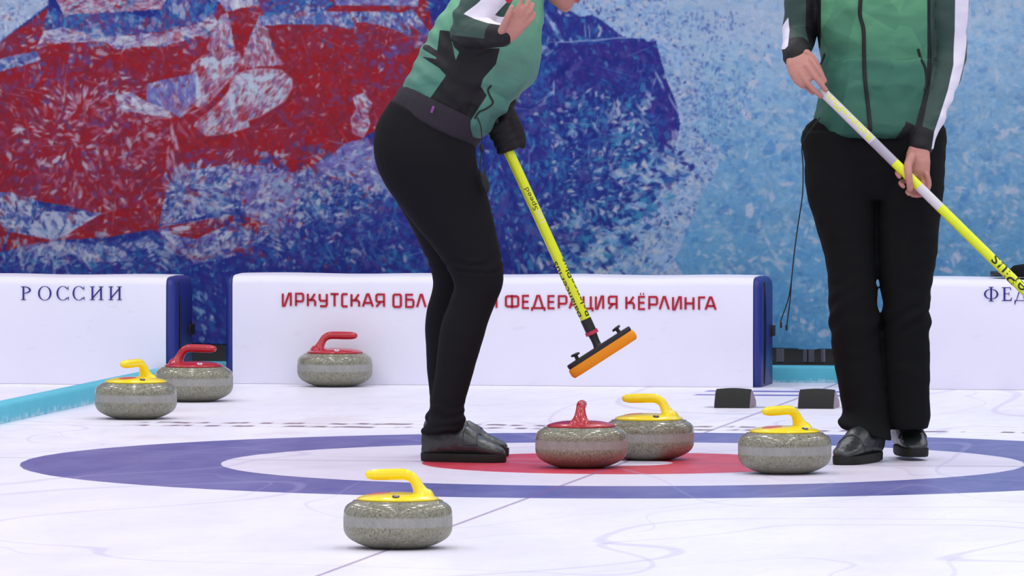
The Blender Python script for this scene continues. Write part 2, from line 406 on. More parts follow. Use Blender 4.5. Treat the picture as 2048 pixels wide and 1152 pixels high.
GL = {
 'И': [[(0, 1), (0, 0), (.22, 0), (.78, 1), (1, 1), (1, 0)]], 'Р': [[(0, 0), (0, 1), (.86, 1), (1, .9), (1, .48), (.86, .38), (0, .38)]],
 'К': [[(0, 0), (0, 1)], [(0, .5), (.42, .5), (.95, 1)], [(.3, .5), (.8, .5), (1, .36), (1, 0)]],
 'У': [[(0, 1), (0, .55), (.14, .44), (1, .44)], [(1, 1), (1, .12), (.86, 0), (.05, 0)]], 'Т': [[(0, 1), (1, 1)], [(.5, 1), (.5, 0)]],
 'С': [[(1, 1), (.16, 1), (0, .9), (0, .1), (.16, 0), (1, 0)]], 'А': [[(0, 0), (.42, 1), (.58, 1), (1, 0)], [(.16, .3), (.84, .3)]],
 'Я': [[(1, 0), (1, 1), (.16, 1), (0, .9), (0, .5), (.16, .4), (1, .4)], [(.55, .4), (0, 0)]],
 'О': [[(0, .1), (0, .9), (.14, 1), (.86, 1), (1, .9), (1, .1), (.86, 0), (.14, 0)], 'c'],
 'Б': [[(.95, 1), (0, 1), (0, 0), (.86, 0), (1, .1), (1, .5), (.86, .6), (0, .6)]], 'Л': [[(0, 0), (.42, 1), (.58, 1), (1, 0)]],
 'Н': [[(0, 0), (0, 1)], [(1, 0), (1, 1)], [(0, .5), (1, .5)]],
 'Ф': [[(0, .2), (0, .86), (.12, .95), (.88, .95), (1, .86), (1, .2), (.88, .11), (.12, .11)], 'c', [(.5, 1.06), (.5, -.02)]],
 'Е': [[(1, 1), (0, 1), (0, 0), (1, 0)], [(0, .52), (.92, .52)]], 'Ё': [[(1, 1), (0, 1), (0, 0), (1, 0)], [(0, .52), (.92, .52)], [(.18, 1.24), (.34, 1.24)], [(.66, 1.24), (.82, 1.24)]],
 'Д': [[(0, -.22), (0, 0), (1, 0), (1, -.22)], [(.12, 0), (.42, 1), (.58, 1), (.88, 0)]], 'Ц': [[(0, 1), (0, 0), (1, 0), (1, -.22)], [(.8, 1), (.8, 0)]],
 'Г': [[(1, 1), (0, 1), (0, 0)]]}
words = [('ИРКУТСКАЯ', [(563.6, 583.8), (589.9, 608.5), (613.7, 632.5), (637.3, 655.7), (659, 679.3), (682.2, 697.2), (701, 720.4), (723.7, 747.8), (750.7, 770.2)]),
         ('ОБЛАСТНАЯ', [(784.8, 803.9), (810.2, 829), (832, 853.3), (856, 879), (883, 898), (901, 921), (925.5, 944), (948, 971), (975, 995)]),
         ('ФЕДЕРАЦИЯ', [(1009.8, 1038.6), (1043.7, 1060), (1062, 1091.3), (1094.8, 1111.2), (1115.5, 1135), (1137, 1161), (1165, 1187.4), (1189.7, 1208.5), (1215.5, 1235.4)]),
         ('КЁРЛИНГА', [(1250.7, 1270), (1275.8, 1292.2), (1296.4, 1316.3), (1317.5, 1339.7), (1344, 1364), (1369, 1389), (1396, 1412.4), (1409, 1433.5)])]
def board_local(px, py, bt, off):
    root, cx, cy, L, D = bt; u, z = V(px, py, cy - D - off); return u - cx, z
sw = .0078
for wd, pos in words:
    mb = MB()
    for ch, (a, c) in zip(wd, pos):
        ty = 585.0 + (a - 563) / 867 * 8.0
        xa, zt = board_local(a, ty, rC, .004); xb, zb = board_local(c, ty + 28.8, rC, .004)
        xa += sw / 2; xb -= sw / 2; zt -= sw / 2; zb += sw / 2
        gl = GL[ch]; i = 0
        while i < len(gl):
            cl_ = i + 1 < len(gl) and gl[i + 1] == 'c'
            stroke(mb, [(xa + (xb - xa) * p[0], zb + (zt - zb) * p[1]) for p in gl[i]], sw, -rC[4] - .0045, close=cl_); i += 2 if cl_ else 1
    c = mb.build('red_lettering', MAT['ink_red'], rC[0], smooth=False); c['label'] = 'red lettering ' + wd

def arc(cx, cy, rx, ry, a0, a1, n=26): return [(cx + rx * math.cos(math.radians(a0 + (a1 - a0) * i / n)), cy + ry * math.sin(math.radians(a0 + (a1 - a0) * i / n))) for i in range(n + 1)]
def thickarc(mb, cx, cy, rx, ry, a0, a1, thin, thick, tr, n=26):
    """round serif-letter stroke: heavy at the sides, thin at top and bottom"""
    outer, inner = [], []
    for i in range(n + 1):
        a = math.radians(a0 + (a1 - a0) * i / n); w_ = thin + (thick - thin) * abs(math.cos(a)) ** 1.5
        outer.append((cx + rx * math.cos(a), cy + ry * math.sin(a))); inner.append((cx + (rx - w_) * math.cos(a), cy + (ry - w_ * .8) * math.sin(a)))
    for i in range(n):
        q = [tr(p) for p in (outer[i], outer[i + 1], inner[i + 1], inner[i])]
        mb.add(q, [(0, 1, 2, 3)])
def serif(mb, ch, x0, x1, z0, z1, y):
    Wd, Ht = x1 - x0, z1 - z0; tk = .0068; tn = .0026
    def tr(p): return (x0 + p[0] * Wd, y, z0 + p[1] * Ht)
    def quad(*pts): mb.add([tr(p) for p in pts], [tuple(range(len(pts)))])
    kx = lambda v: v / Wd; kz = lambda v: v / Ht
    def stem(cx, t=tk, s=.16, top=1, bot=0):
        quad((cx - kx(t) / 2, bot), (cx + kx(t) / 2, bot), (cx + kx(t) / 2, top), (cx - kx(t) / 2, top))
        for zz in (bot, top):
            d = kz(tn) * (1 if zz == bot else -1); quad((cx - s, zz), (cx + s, zz), (cx + s, zz + d), (cx - s, zz + d))
    u = lambda w_: w_
    if ch == 'Р':
        stem(.26, s=.24); thickarc(mb, .34, .74, .62, .26, -90, 90, kx(tn), kx(tk), tr)
    elif ch in 'ОС':
        a0, a1 = (0, 360) if ch == 'О' else (42, 318)
        thickarc(mb, .5, .5, .5, .53, a0, a1, kx(tn), kx(tk), tr, 40)
        if ch == 'С': quad((.86, .86), (.90, 1.02), (.94, 1.02), (.94, .72), (.90, .72)); quad((.86, .16), (.92, .0), (.96, .0), (.96, .26), (.93, .26))
    elif ch == 'И':
        stem(.2, s=.17); stem(.8, s=.17); quad((.2, .06), (.2, .20), (.8, .94), (.8, .80))
    elif ch == 'Ф':
        stem(.5, s=.17, top=1.03, bot=-.03); thickarc(mb, .5, .5, .5, .38, 0, 360, kx(tn), kx(tk), tr, 40)
    elif ch == 'Е':
        stem(.3, s=.24)
        quad((.3, 1), (.88, 1), (.92, .78), (.86, .78), (.80, 1 - kz(tn) * 1.2), (.3, 1 - kz(tn) * 1.2))
        quad((.3, 0), (.94, 0), (1, .26), (.94, .26), (.84, kz(tn) * 1.4), (.3, kz(tn) * 1.4)); quad((.3, .5), (.72, .5), (.72, .5 + kz(tn)), (.3, .5 + kz(tn))); quad((.70, .40), (.75, .40), (.75, .64), (.70, .64))
    elif ch == 'Д':
        quad((0, -.27), (.05, -.27), (.12, 0), (1, 0), (1, kz(tn)), (.0, kz(tn))); quad((.95, -.27), (1, -.27), (1, 0), (.9, 0))
        quad((.1, 0), (.16, 0), (.48, .94), (.48, 1.02), (.42, 1.02)); quad((.50, 1.02), (.66, 1.02), (.88, 0), (.88 - kx(tk), 0), (.50, .92))
for ch, (a, c) in zip('РОССИИ', [(41.2, 62.7), (75.9, 102.9), (112.8, 138.5), (145, 170), (179, 207.8), (216, 244.7)]):
    mb = MB(); xa, zt = board_local(a, 572.8, rL, .0055); xb, zb = board_local(c, 600.2, rL, .0055); serif(mb, ch, xa, xb, zb, zt, -rL[4] - .0055)
    c = mb.build('blue_letter', MAT['ink_blue'], rL[0], smooth=False); c['label'] = 'blue serif letter ' + ch
for ch, (a, c) in zip('ФЕД', [(1967.9, 1996.7), (2002.4, 2024), (2029, 2056)]):
    mb = MB(); xa, zt = board_local(a, 574.5, rR, .0055); xb, zb = board_local(c, 602, rR, .0055); serif(mb, ch, xa, xb, zb, zt, -rR[4] - .0055)
    c = mb.build('blue_letter', MAT['ink_blue'], rR[0], smooth=False); c['label'] = 'blue serif letter ' + ch
# black cap lying on the right board
root = empty('black_cap', S(.72, 5.25, .406), -T)
ux, uz = V(1981, 548, 5.18)
b = MB()
rows = []
for i in range(14):
    t = i / 13; x = -.055 + .15 * t; hw = .075 * math.sqrt(max(1 - (1 - t) ** 2.2, .02)); rows.append([(x, hw * math.cos(a), .012 + .010 * math.sin(a) + .01 * math.cos(a) ** 2 * 0) for a in [2 * math.pi * k / 16 for k in range(16)]])
b.loft(rows); o = b.build('visor', MAT['plastic_black'], root)
b = MB(); b.lathe([(0, .05), (.05, .048), (.085, .043), (.098, .03), (.10, .012), (.098, .002)], 32, (.115, 0, 0)); b.build('crown', MAT['black_cloth'], root)
root.location = S(ux + .055, 5.18, .408)
tag(root, 'black flat-topped cap lying on the white board at the right edge', 'cap')

# =================================================================== PRINTED BANNER (mural)
VB = 6.0
PX0, PX1, PY0, PY1 = 0, 2048, 0, 700; ST = 2
NW, NH = (PX1 - PX0) // ST, (PY1 - PY0) // ST
gx, gy = np.meshgrid(np.arange(NW) * ST + PX0 + 1., np.arange(NH) * ST + PY0 + 1.)
img = np.zeros((NH, NW, 3), np.float32); nr = np.random.RandomState(5)
def vnoise(sx, sy, oct=4, seed=0):
    r = np.random.RandomState(seed); out = np.zeros((NH, NW)); amp = 1; tot = 0
    for o in range(oct):
        ax, ay = sx / 2 ** o, sy / 2 ** o; nx, ny = int(2048 / ax) + 3, int(700 / ay) + 3; gr = r.rand(ny, nx)
        fx = gx / ax; fy = gy / ay; ix = fx.astype(int); iy = fy.astype(int); tx = fx - ix; ty = fy - iy; tx = tx * tx * (3 - 2 * tx); ty = ty * ty * (3 - 2 * ty)
        out += amp * ((gr[iy, ix] * (1 - tx) + gr[iy, ix + 1] * tx) * (1 - ty) + (gr[iy + 1, ix] * (1 - tx) + gr[iy + 1, ix + 1] * tx) * ty); tot += amp; amp *= .55
    return out / tot
wx = (vnoise(50, 50, 5, 1) - .5) * 14; wy = (vnoise(50, 50, 5, 2) - .5) * 14
def pmask(poly, warp=1.0): return sdpoly(gx + wx * warp, gy + wy * warp, poly) > 0
def shard(cx, cy, L, Wd, ang, col, al, mask=None, shape=None):
    ca, sa = math.cos(ang), math.sin(ang); k = shape or nr.randint(4)
    if k == 0: P = [(-.5, 0), (-.1, .5), (.5, .1), (.1, -.45)]
    elif k == 1: P = [(-.5, -.3), (-.3, .5), (.5, 0)]
    elif k == 2: P = [(-.5, -.2), (-.35, .45), (.35, .5), (.5, -.1), (.1, -.5)]
    else: P = [(-.5, .1), (.1, .5), (.5, .3), (.2, -.5), (-.3, -.4)]
    P = [(cx + L * p[0] * ca - Wd * p[1] * sa, cy + L * p[0] * sa + Wd * p[1] * ca) for p in P]
    xs = [p[0] for p in P]; ys = [p[1] for p in P]
    x0 = max(int((min(xs) - PX0) / ST) - 1, 0); x1 = min(int((max(xs) - PX0) / ST) + 2, NW); y0 = max(int((min(ys) - PY0) / ST) - 1, 0); y1 = min(int((max(ys) - PY0) / ST) + 2, NH)
    if x1 <= x0 or y1 <= y0: return
    sx = gx[y0:y1, x0:x1] + wx[y0:y1, x0:x1] * .35; sy = gy[y0:y1, x0:x1] + wy[y0:y1, x0:x1] * .35
    sd = np.full(sx.shape, 1e9); n = len(P)
    area = sum(P[i][0] * P[(i + 1) % n][1] - P[(i + 1) % n][0] * P[i][1] for i in range(n)); sg = 1 if area > 0 else -1
    for i in range(n):
        a, b_ = P[i], P[(i + 1) % n]; ex, ey = b_[0] - a[0], b_[1] - a[1]; l = math.hypot(ex, ey) + 1e-6
        sd = np.minimum(sd, sg * (ex * (sy - a[1]) - ey * (sx - a[0])) / l)
    m = np.clip(sd / 1.8 + .5, 0, 1) * al
    if mask is not None: m = m * mask[y0:y1, x0:x1]
    m = m[..., None]; img[y0:y1, x0:x1] = img[y0:y1, x0:x1] * (1 - m) + np.array(col, np.float32) * m
RED, DRED, PUR, VIO, DB, MBL, CB, PB, WH, PK = (150, 38, 50), (130, 46, 72), (104, 62, 128), (84, 78, 154), (42, 50, 134), (52, 92, 166), (66, 136, 186), (132, 156, 198), (184, 188, 212), (170, 110, 140)
LB1, LB2, LB3 = (122, 166, 216), (150, 182, 224), (94, 146, 204)
# base, then layers: (colours, density per 1000 px2, length range, aspect range, alpha)
SP = {
 'red': (RED, [([DRED, (132, 50, 84)], 3.0, (10, 40), (.3, .9), .6), ([PUR, VIO], 1.0, (5, 18), (.4, .8), .5), ([(150, 44, 50), (122, 40, 58)], 5, (6, 26), (.3, .8), .5), ([PK], 1.6, (4, 16), (.2, .5), .4), ([WH, PK], .8, (4, 15), (.15, .5), .75)]),
 'redflake': (DRED, [([RED], 3, (12, 40), (.3, .9), .7), ([PUR, VIO], 1.5, (8, 22), (.4, .8), .6), ([PK, (150, 70, 110)], 1.8, (8, 30), (.25, .6), .55), ([WH, PK], 1.9, (6, 26), (.12, .45), .85)]),
 'redpurple': (DRED, [([RED], 3, (12, 40), (.3, .9), .6), ([PUR, VIO], 3.0, (6, 22), (.4, .9), .7), ([PK, WH], 1.0, (5, 16), (.2, .5), .8)]),
 'white': ((146, 140, 190), [([WH], 8, (10, 34), (.25, .6), .85), ([VIO, PUR, PK], 5, (8, 26), (.12, .35), .75), ([WH, (204, 208, 230)], 6, (8, 28), (.15, .4), .9), ([DRED, PUR], 3, (6, 24), (.08, .2), .75)]),
 'whitered': ((160, 110, 150), [([WH], 7, (10, 36), (.2, .4), .85), ([DRED, PUR, RED], 6, (8, 30), (.1, .3), .75), ([WH, PB], 5, (6, 26), (.12, .3), .9)]),
 'bluewhite': ((100, 110, 178), [([PB, WH], 8, (6, 22), (.25, .7), .75), ([DB, MBL, VIO], 8, (6, 22), (.2, .5), .75), ([WH], 5, (6, 18), (.15, .5), .9), ([DRED], .8, (5, 14), (.3, .8), .6)]),
 'bluered': ((104, 88, 168), [([DB, MBL], 6, (6, 26), (.2, .6), .7), ([WH, PB], 8, (6, 22), (.2, .5), .8), ([RED, DRED], 3.2, (5, 18), (.3, .7), .75), ([VIO], 3, (6, 20), (.3, .6), .6)]),
 'violet': ((112, 108, 180), [([PB, (150, 150, 205)], 5, (8, 24), (.3, .8), .6), ([VIO, DRED], 2, (6, 20), (.2, .5), .6), ([WH], 1.6, (8, 26), (.2, .5), .8), ([DB], 2.5, (4, 12), (.15, .4), .7)]),
 'blue': (DB, [([(58, 52, 140), (40, 56, 142)], 4, (14, 40), (.3, .9), .7), ([MBL, (66, 70, 150)], 4.2, (8, 30), (.15, .6), .6), ([CB, MBL], 1.7, (6, 20), (.15, .6), .75), ([PB, WH], .5, (5, 18), (.2, .6), .85)]),
 'bluefleck': (DB, [([MBL, (40, 56, 142)], 7, (8, 28), (.2, .7), .7), ([CB, MBL], 5, (6, 20), (.2, .6), .75), ([PB], 3.5, (5, 18), (.2, .5), .75), ([WH], 2.0, (5, 20), (.2, .6), .9), ([DB], 3, (5, 18), (.2, .5), .8)]),
 'bluepurple': ((54, 50, 138), [([(70, 60, 144), (84, 72, 150)], 5, (10, 34), (.1, .3), .7), ([DB], 3, (10, 30), (.3, .8), .8), ([MBL, CB], 1.4, (6, 16), (.15, .5), .7)]),
 'cyanblue': ((62, 84, 164), [([CB], 5, (8, 24), (.2, .6), .8), ([PUR, DB], 6, (8, 24), (.2, .6), .75), ([DRED], 1.6, (6, 18), (.3, .7), .7), ([WH, PB], 1.8, (6, 20), (.15, .4), .8)]),
 'paletop': ((160, 178, 218), [([WH, (198, 208, 230)], 8, (6, 20), (.2, .5), .8), ([(110, 130, 190), MBL], 3.5, (4, 12), (.2, .4), .7)]),
 'speck': ((146, 172, 216), [([WH, LB2], 8, (6, 20), (.3, .7), .7), ([DB, MBL, (80, 100, 176)], 4.5, (4, 13), (.25, .6), .85), ([(110, 146, 206)], 4, (6, 18), (.3, .6), .6), ([WH], 2, (6, 22), (.2, .5), .8)]),
}
def paint(poly, sp, warp=1.0, ang=0, spread=3.2, radial=None, dens=1.0, edge=None, size=1.0):
    base, layers = SP[sp]; m = pmask(poly, warp).astype(np.float32)
    xs = [p[0] for p in poly]; ys = [p[1] for p in poly]; x0, x1, y0, y1 = max(min(xs), -20), min(max(xs), 2070), max(min(ys), -20), min(max(ys), 720)
    nz = .92 + .16 * vnoise(24, 24, 3, int(x0 + y0) % 97)
    img[:] = np.where(m[..., None] > 0, np.array(base, np.float32) * nz[..., None], img)
    if edge:
        sd = np.abs(sdpoly(gx + wx * warp, gy + wy * warp, poly)); e = np.clip(1.6 - sd / 1.6, 0, 1)[..., None] * .55
        img[:] = img * (1 - e) + np.array(edge, np.float32) * e
    A = (x1 - x0) * (y1 - y0) / 1000
    for cols, dn, ln, asp, al in layers:
        for _ in range(int(A * dn * dens * 1.7)):
            cx, cy = nr.uniform(x0, x1), nr.uniform(y0, y1)
            iy, ix = int((cy - PY0) / ST), int((cx - PX0) / ST)
            if not (0 <= iy < NH and 0 <= ix < NW) or m[iy, ix] < .5: continue
            L = (ln[0] + (ln[1] - ln[0]) * nr.rand() ** 1.5) * size * .95; a = (math.atan2(cy - radial[1], cx - radial[0]) + nr.normal(0, .6)) if radial else ang + nr.uniform(-.5, .5) * spread
            shard(cx, cy, L, L * nr.uniform(*asp), a, cols[nr.randint(len(cols))], al * nr.uniform(.75, 1.1), m)
# --- light blue right side
kx = np.clip((gx - 1350) / 350, 0, 1); ky = np.clip(gy / 700, 0, 1)
top = np.array((158, 182, 216.)); bot = np.array((88, 146, 198.))
n1 = vnoise(90, 40, 5, 11)[..., None]; n2 = vnoise(40, 24, 4, 12)[..., None]
gr = top * (1 - ky[..., None]) + bot * ky[..., None]; img[:] = (gr * (.93 + .14 * n1) + (n2 - .5) * np.array((26, 14, 6))).astype(np.float32)
for _ in range(9000):
    cx, cy = nr.uniform(1180, 2060), nr.uniform(-5, 700); L = nr.uniform(5, 26); t = cy / 700
    q = nr.rand(); a = nr.uniform(-.5, .5) + (1.3 if nr.rand() < .35 else 0)
    if q < .5: shard(cx, cy, L, L * nr.uniform(.3, .8), a, (126 - 40 * t, 168 - 18 * t, 218 - 8 * t), nr.uniform(.2, .5))
    elif q < .75: shard(cx, cy, L, L * nr.uniform(.3, .8), a, (160 - 30 * t, 190 - 16 * t, 224 - 8 * t), nr.uniform(.2, .5))
    elif q < .86: shard(cx, cy, L * .8, L * nr.uniform(.15, .4), a, (184, 192, 222), nr.uniform(.3, .85) * (1 if nr.rand() < .6 else .4))
    else: shard(cx, cy, L, L * nr.uniform(.2, .5), a, (84, 132, 200), nr.uniform(.2, .5))
for _ in range(160): 
    cx, cy = nr.uniform(1400, 2050), nr.uniform(0, 690); L = nr.uniform(10, 34); shard(cx, cy, L, L * nr.uniform(.25, .6), nr.uniform(-.6, 1.8), (190, 192, 220), nr.uniform(.5, .85))
# lilac glow area top right of photo
sd = np.exp(-(((gx - 1500) / 120) ** 2 + ((gy - 45) / 50) ** 2))[..., None] * .55; img[:] = img * (1 - sd) + np.array((174, 186, 222.)) * sd
lm = (gx + wx < 1120)[..., None]; img[:] = np.where(lm, np.array(DB, np.float32), img)
# --- transition belt
paint([(1120, -20), (1340, -20), (1345, 60), (1420, 120), (1400, 260), (1460, 300), (1400, 420), (1360, 520), (1330, 620), (1200, 620), (1180, 300)], 'speck', 1.2, ang=.5, spread=2.4)
for _ in range(420):
    cx = nr.normal(1430, 50); cy = nr.uniform(20, 330); shard(cx, cy, nr.uniform(4, 12), nr.uniform(2, 5), nr.uniform(.2, 1.8), (76, 100, 176), nr.uniform(.4, .85))
for k in range(26):
    for j in range(9): shard(1395 + k * 5 + j * -2 + nr.normal(0, 2), 178 + j * 7 + nr.normal(0, 2), 6, 2.5, 1.9, (88, 112, 182), .7 * (nr.rand() < .6))
# --- deep blue body
paint([(-20, 380), (300, 440), (500, 330), (700, 270), (800, 160), (840, -20), (1120, -20), (1150, 20), (1250, 75), (1300, 80), (1328, 102), (1340, 150), (1366, 210), (1370, 250), (1362, 310), (1340, 350), (1318, 400), (1290, 450), (1240, 500), (1190, 570), (1180, 720), (-20, 720)], 'blue', .8, ang=1.2, spread=2.2)
paint([(1130, 90), (1325, 84), (1340, 150), (1366, 215), (1360, 300), (1250, 250), (1120, 230)], 'bluepurple', .8, ang=1.0, spread=1.8)
paint([(1140, 190), (1290, 180), (1330, 260), (1320, 330), (1250, 370), (1130, 360)], 'bluefleck', 1, ang=.6, spread=2.5, dens=.7)
paint([(1190, 360), (1330, 300), (1330, 390), (1290, 440), (1200, 430)], 'bluefleck', 1, ang=-.5, spread=1.5)
paint([(990, 280), (1130, 270), (1150, 420), (1180, 560), (980, 560)], 'blue', 1, ang=1.3, spread=1.5, dens=1.5)
paint([(1100, 400), (1280, 400), (1260, 480), (1190, 560), (1080, 560)], 'bluefleck', 1, ang=.5, spread=1.6)
paint([(1090, 40), (1200, 30), (1260, 78), (1140, 86)], 'blue', .6, ang=1.3, spread=1.4, dens=1.4)
paint([(1150, 560), (1210, 480), (1290, 440), (1330, 460), (1380, 560)], 'speck', .8, ang=-.6, spread=2)
for (x, y, L, w_, a) in ((1165, 83, 130, 3, -.05), (1240, 78, 120, 2.5, -.03), (1125, 62, 60, 9, 1.0), (1112, 45, 50, 6, 1.05), (1182, 62, 30, 2.5, 1.5), (1190, 64, 30, 2.5, 1.5), (1245, 262, 28, 14, -.2), (1262, 245, 34, 6, -.1), (1310, 200, 26, 9, -.2), (1158, 268, 22, 16, .5), (1100, 100, 26, 18, .4), (1110, 190, 30, 8, -.6), (1095, 205, 24, 14, -.4), (1165, 440, 36, 20, .4), (1300, 345, 46, 8, -.1), (1250, 350, 34, 10, -.3), (1250, 280, 12, 26, .2), (1120, 175, 4, 34, 0), (1330, 160, 46, 5, 1.1), (1362, 215, 60, 4, 1.05)):
    shard(x, y, L, w_, a, (150, 174, 214), .85, shape=2)
for _ in range(26):
    cx, cy = nr.uniform(1120, 1340), nr.uniform(180, 440); shard(cx, cy, nr.uniform(8, 22), nr.uniform(4, 11), nr.uniform(-.8, 1.2), (164, 184, 218), .85)
# --- left: everything red first
REDP = [(-20, 90), (95, 30), (230, 60), (440, 10), (530, -20), (860, -20), (880, 80), (800, 210), (762, 262), (735, 278), (700, 288), (640, 330), (600, 352), (560, 338), (470, 330), (420, 340), (352, 380), (325, 470), (250, 440), (200, 432), (80, 405), (-20, 390)]
paint(REDP, 'red', .8, ang=1.2, spread=3)
paint([(-20, 130), (90, 100), (220, 130), (330, 160), (330, 300), (340, 420), (200, 432), (80, 405), (-20, 390)], 'redflake', 1.0, radial=(150, 280))
paint([(90, 110), (220, 95), (240, 150), (100, 175), (0, 200), (-20, 150)], 'redpurple', 1, ang=.3)
paint([(720, 70), (840, 60), (830, 130), (790, 190), (740, 170)], 'redpurple', 1, ang=.8)
paint([(225, 250), (345, 245), (370, 330), (340, 420), (260, 420)], 'redflake', 1, radial=(360, 250), dens=.9)
paint([(340, 310), (470, 300), (560, 310), (590, 348), (480, 330), (350, 390)], 'redpurple', 1, ang=0, spread=1)
# flares radiating
for (x0_, y0_) in ((165, 225), (105, 270)):
    for k in range(22):
        a = math.radians(-170 + k * 9 + nr.uniform(-4, 4)); r_ = nr.uniform(18, 62); L = nr.uniform(12, 30)
        shard(x0_ + r_ * math.cos(a), y0_ + r_ * .95 * math.sin(a), L, nr.uniform(3, 7), a, (186, 156, 188), .8, shape=2)
# --- upper-left bands
paint([(-20, -20), (100, -20), (98, 12), (40, 55), (-20, 100)], 'paletop', .5, ang=.8, spread=1.2, edge=(70, 80, 160))
paint([(-20, 100), (50, 55), (100, 14), (90, 80), (76, 102), (-20, 122)], 'redpurple', .5, ang=.1, spread=.6, dens=.7)
paint([(100, 10), (130, 30), (240, 22), (310, 40), (345, 0), (450, -20), (440, 26), (410, 45), (330, 66), (225, 74), (120, 62), (90, 60)], 'cyanblue', .5, ang=1.2, spread=2)
paint([(105, -20), (350, -20), (330, 20), (300, 22), (130, 30)], 'whitered', .6, ang=0, spread=1.2)
paint([(345, -20), (450, -20), (440, 26), (345, 60)], 'cyanblue', .6, ang=1.4, spread=2)
paint([(90, 62), (130, 56), (225, 74), (335, 68), (415, 44), (430, 28), (450, 50), (420, 68), (338, 94), (240, 98), (215, 84), (130, 86), (74, 102)], 'white', .6, ang=.1, spread=1.4)
paint([(-20, 122), (75, 104), (85, 122), (-20, 150)], 'bluewhite', .6, ang=.2, spread=2)
paint([(445, 0), (520, -20), (530, 10), (460, 24)], 'white', .5, ang=1.2, spread=1.2)
paint([(530, 10), (560, -2), (650, -20), (680, 10), (660, 22), (535, 32)], 'cyanblue', .5, ang=.1, spread=1.5)
paint([(515, -20), (655, -20), (560, 0), (535, 8)], 'redpurple', .4, ang=0, spread=.8)
paint([(672, -20), (850, -20), (846, 14), (760, 12), (682, 12)], 'violet', .5, ang=.1, spread=1, dens=1.4)
paint([(526, 32), (660, 22), (815, 26), (835, 20), (870, 66), (860, 76), (828, 50), (832, 76), (800, 62), (760, 50), (720, 46), (715, 60), (680, 50), (600, 48), (540, 52), (490, 130)], 'bluewhite', .5, ang=1.2, spread=1.6)
paint([(682, 12), (830, 12), (815, 25), (700, 24)], 'red', .3, ang=0, spread=.5)
paint([(450, 30), (462, 24), (480, 100), (430, 110), (420, 95)], 'whitered', .8, ang=1.4, spread=.8)
paint([(525, 50), (545, 58), (555, 100), (580, 130), (515, 138), (490, 128)], 'whitered', .8, ang=1.4, spread=.8)
# --- the two bright lens shapes
LENS = ([(413, 114), (437, 107), (466, 103), (486, 107), (492, 119), (486, 136), (471, 158), (444, 187), (425, 207), (406, 216), (388, 206), (386, 175), (393, 131)],
        [(486, 148), (510, 141), (547, 139), (573, 143), (593, 160), (593, 177), (578, 204), (554, 219), (530, 233), (505, 243), (508, 255), (471, 267), (423, 275), (396, 253), (413, 238), (445, 209), (466, 185), (471, 170), (476, 156)])
for (dx, dy), lp in zip(((0, 0), (72, 34)), LENS):
    paint(lp, 'whitered', .3, ang=-1.0, spread=.8, edge=(196, 176, 206))
    for (x, y, L, w_, a) in ((425, 120, 34, 14, -.1), (440, 135, 40, 13, 1.6), (418, 128, 20, 16, .6), (466, 122, 46, 16, -.25), (452, 140, 14, 26, .3), (400, 165, 14, 46, -.1), (402, 190, 20, 18, .6), (445, 152, 34, 10, -.3)):
        shard(x + dx, y + dy, L, w_, a, (182, 192, 222), .95, shape=2)
paint([(235, 190), (262, 186), (300, 205), (345, 222), (352, 240), (280, 228), (246, 224)], 'white', .5, ang=.2, spread=1.2)
paint([(300, 170), (400, 150), (400, 200), (370, 240), (340, 222), (300, 204)], 'violet', .6, ang=1.3, spread=1.2)
paint([(366, 238), (400, 232), (400, 250), (372, 300), (352, 262)], 'red', .3)
# centre vertical pale streaks
for k in range(16): shard(352 + nr.normal(0, 5), 262 + k * 7, nr.uniform(14, 34), nr.uniform(4, 8), 1.45 + nr.normal(0, .15), (190, 160, 190), .6, shape=2)
paint([(715, 198), (738, 186), (756, 210), (746, 232), (752, 250), (738, 278), (716, 268), (712, 240), (722, 218)], 'whitered', .6, ang=.6, spread=1.5)
# --- lower left bands
paint([(-20, 388), (20, 390), (76, 404), (86, 428), (210, 430), (200, 440), (112, 486), (60, 482), (-20, 500)], 'bluewhite', .6, ang=.9, spread=1.6, size=1.3)
for (x, y, L, w_, a) in ((78, 470, 46, 14, .1), (70, 462, 12, 30, 0), (100, 456, 60, 11, 1.15), (140, 468, 30, 18, 1.4), (180, 448, 44, 12, -.6), (118, 442, 40, 16, .9), (160, 440, 24, 12, .3)):
    shard(x, y, L, w_, a, (180, 186, 220), .92, shape=2)
paint([(-20, 432), (18, 462), (0, 520), (-20, 520)], 'redpurple', .5)
paint([(20, 470), (110, 486), (30, 506), (10, 508)], 'red', .3, ang=0, spread=.5)
paint([(112, 487), (210, 432), (268, 416), (316, 462), (220, 480)], 'red', .3, ang=.1, spread=.8, dens=1.2)
paint([(-20, 514), (50, 500), (112, 486), (250, 496), (316, 464), (420, 535), (420, 580), (-20, 580)], 'blue', .3, ang=.3, spread=2, dens=2.2)
paint([(40, 508), (112, 488), (190, 496), (240, 500), (275, 530), (180, 530), (150, 516), (60, 518)], 'bluewhite', .5, ang=1.2, spread=1.8)
paint([(254, 500), (300, 476), (330, 500), (270, 508)], 'bluewhite', .4, ang=0, spread=1)
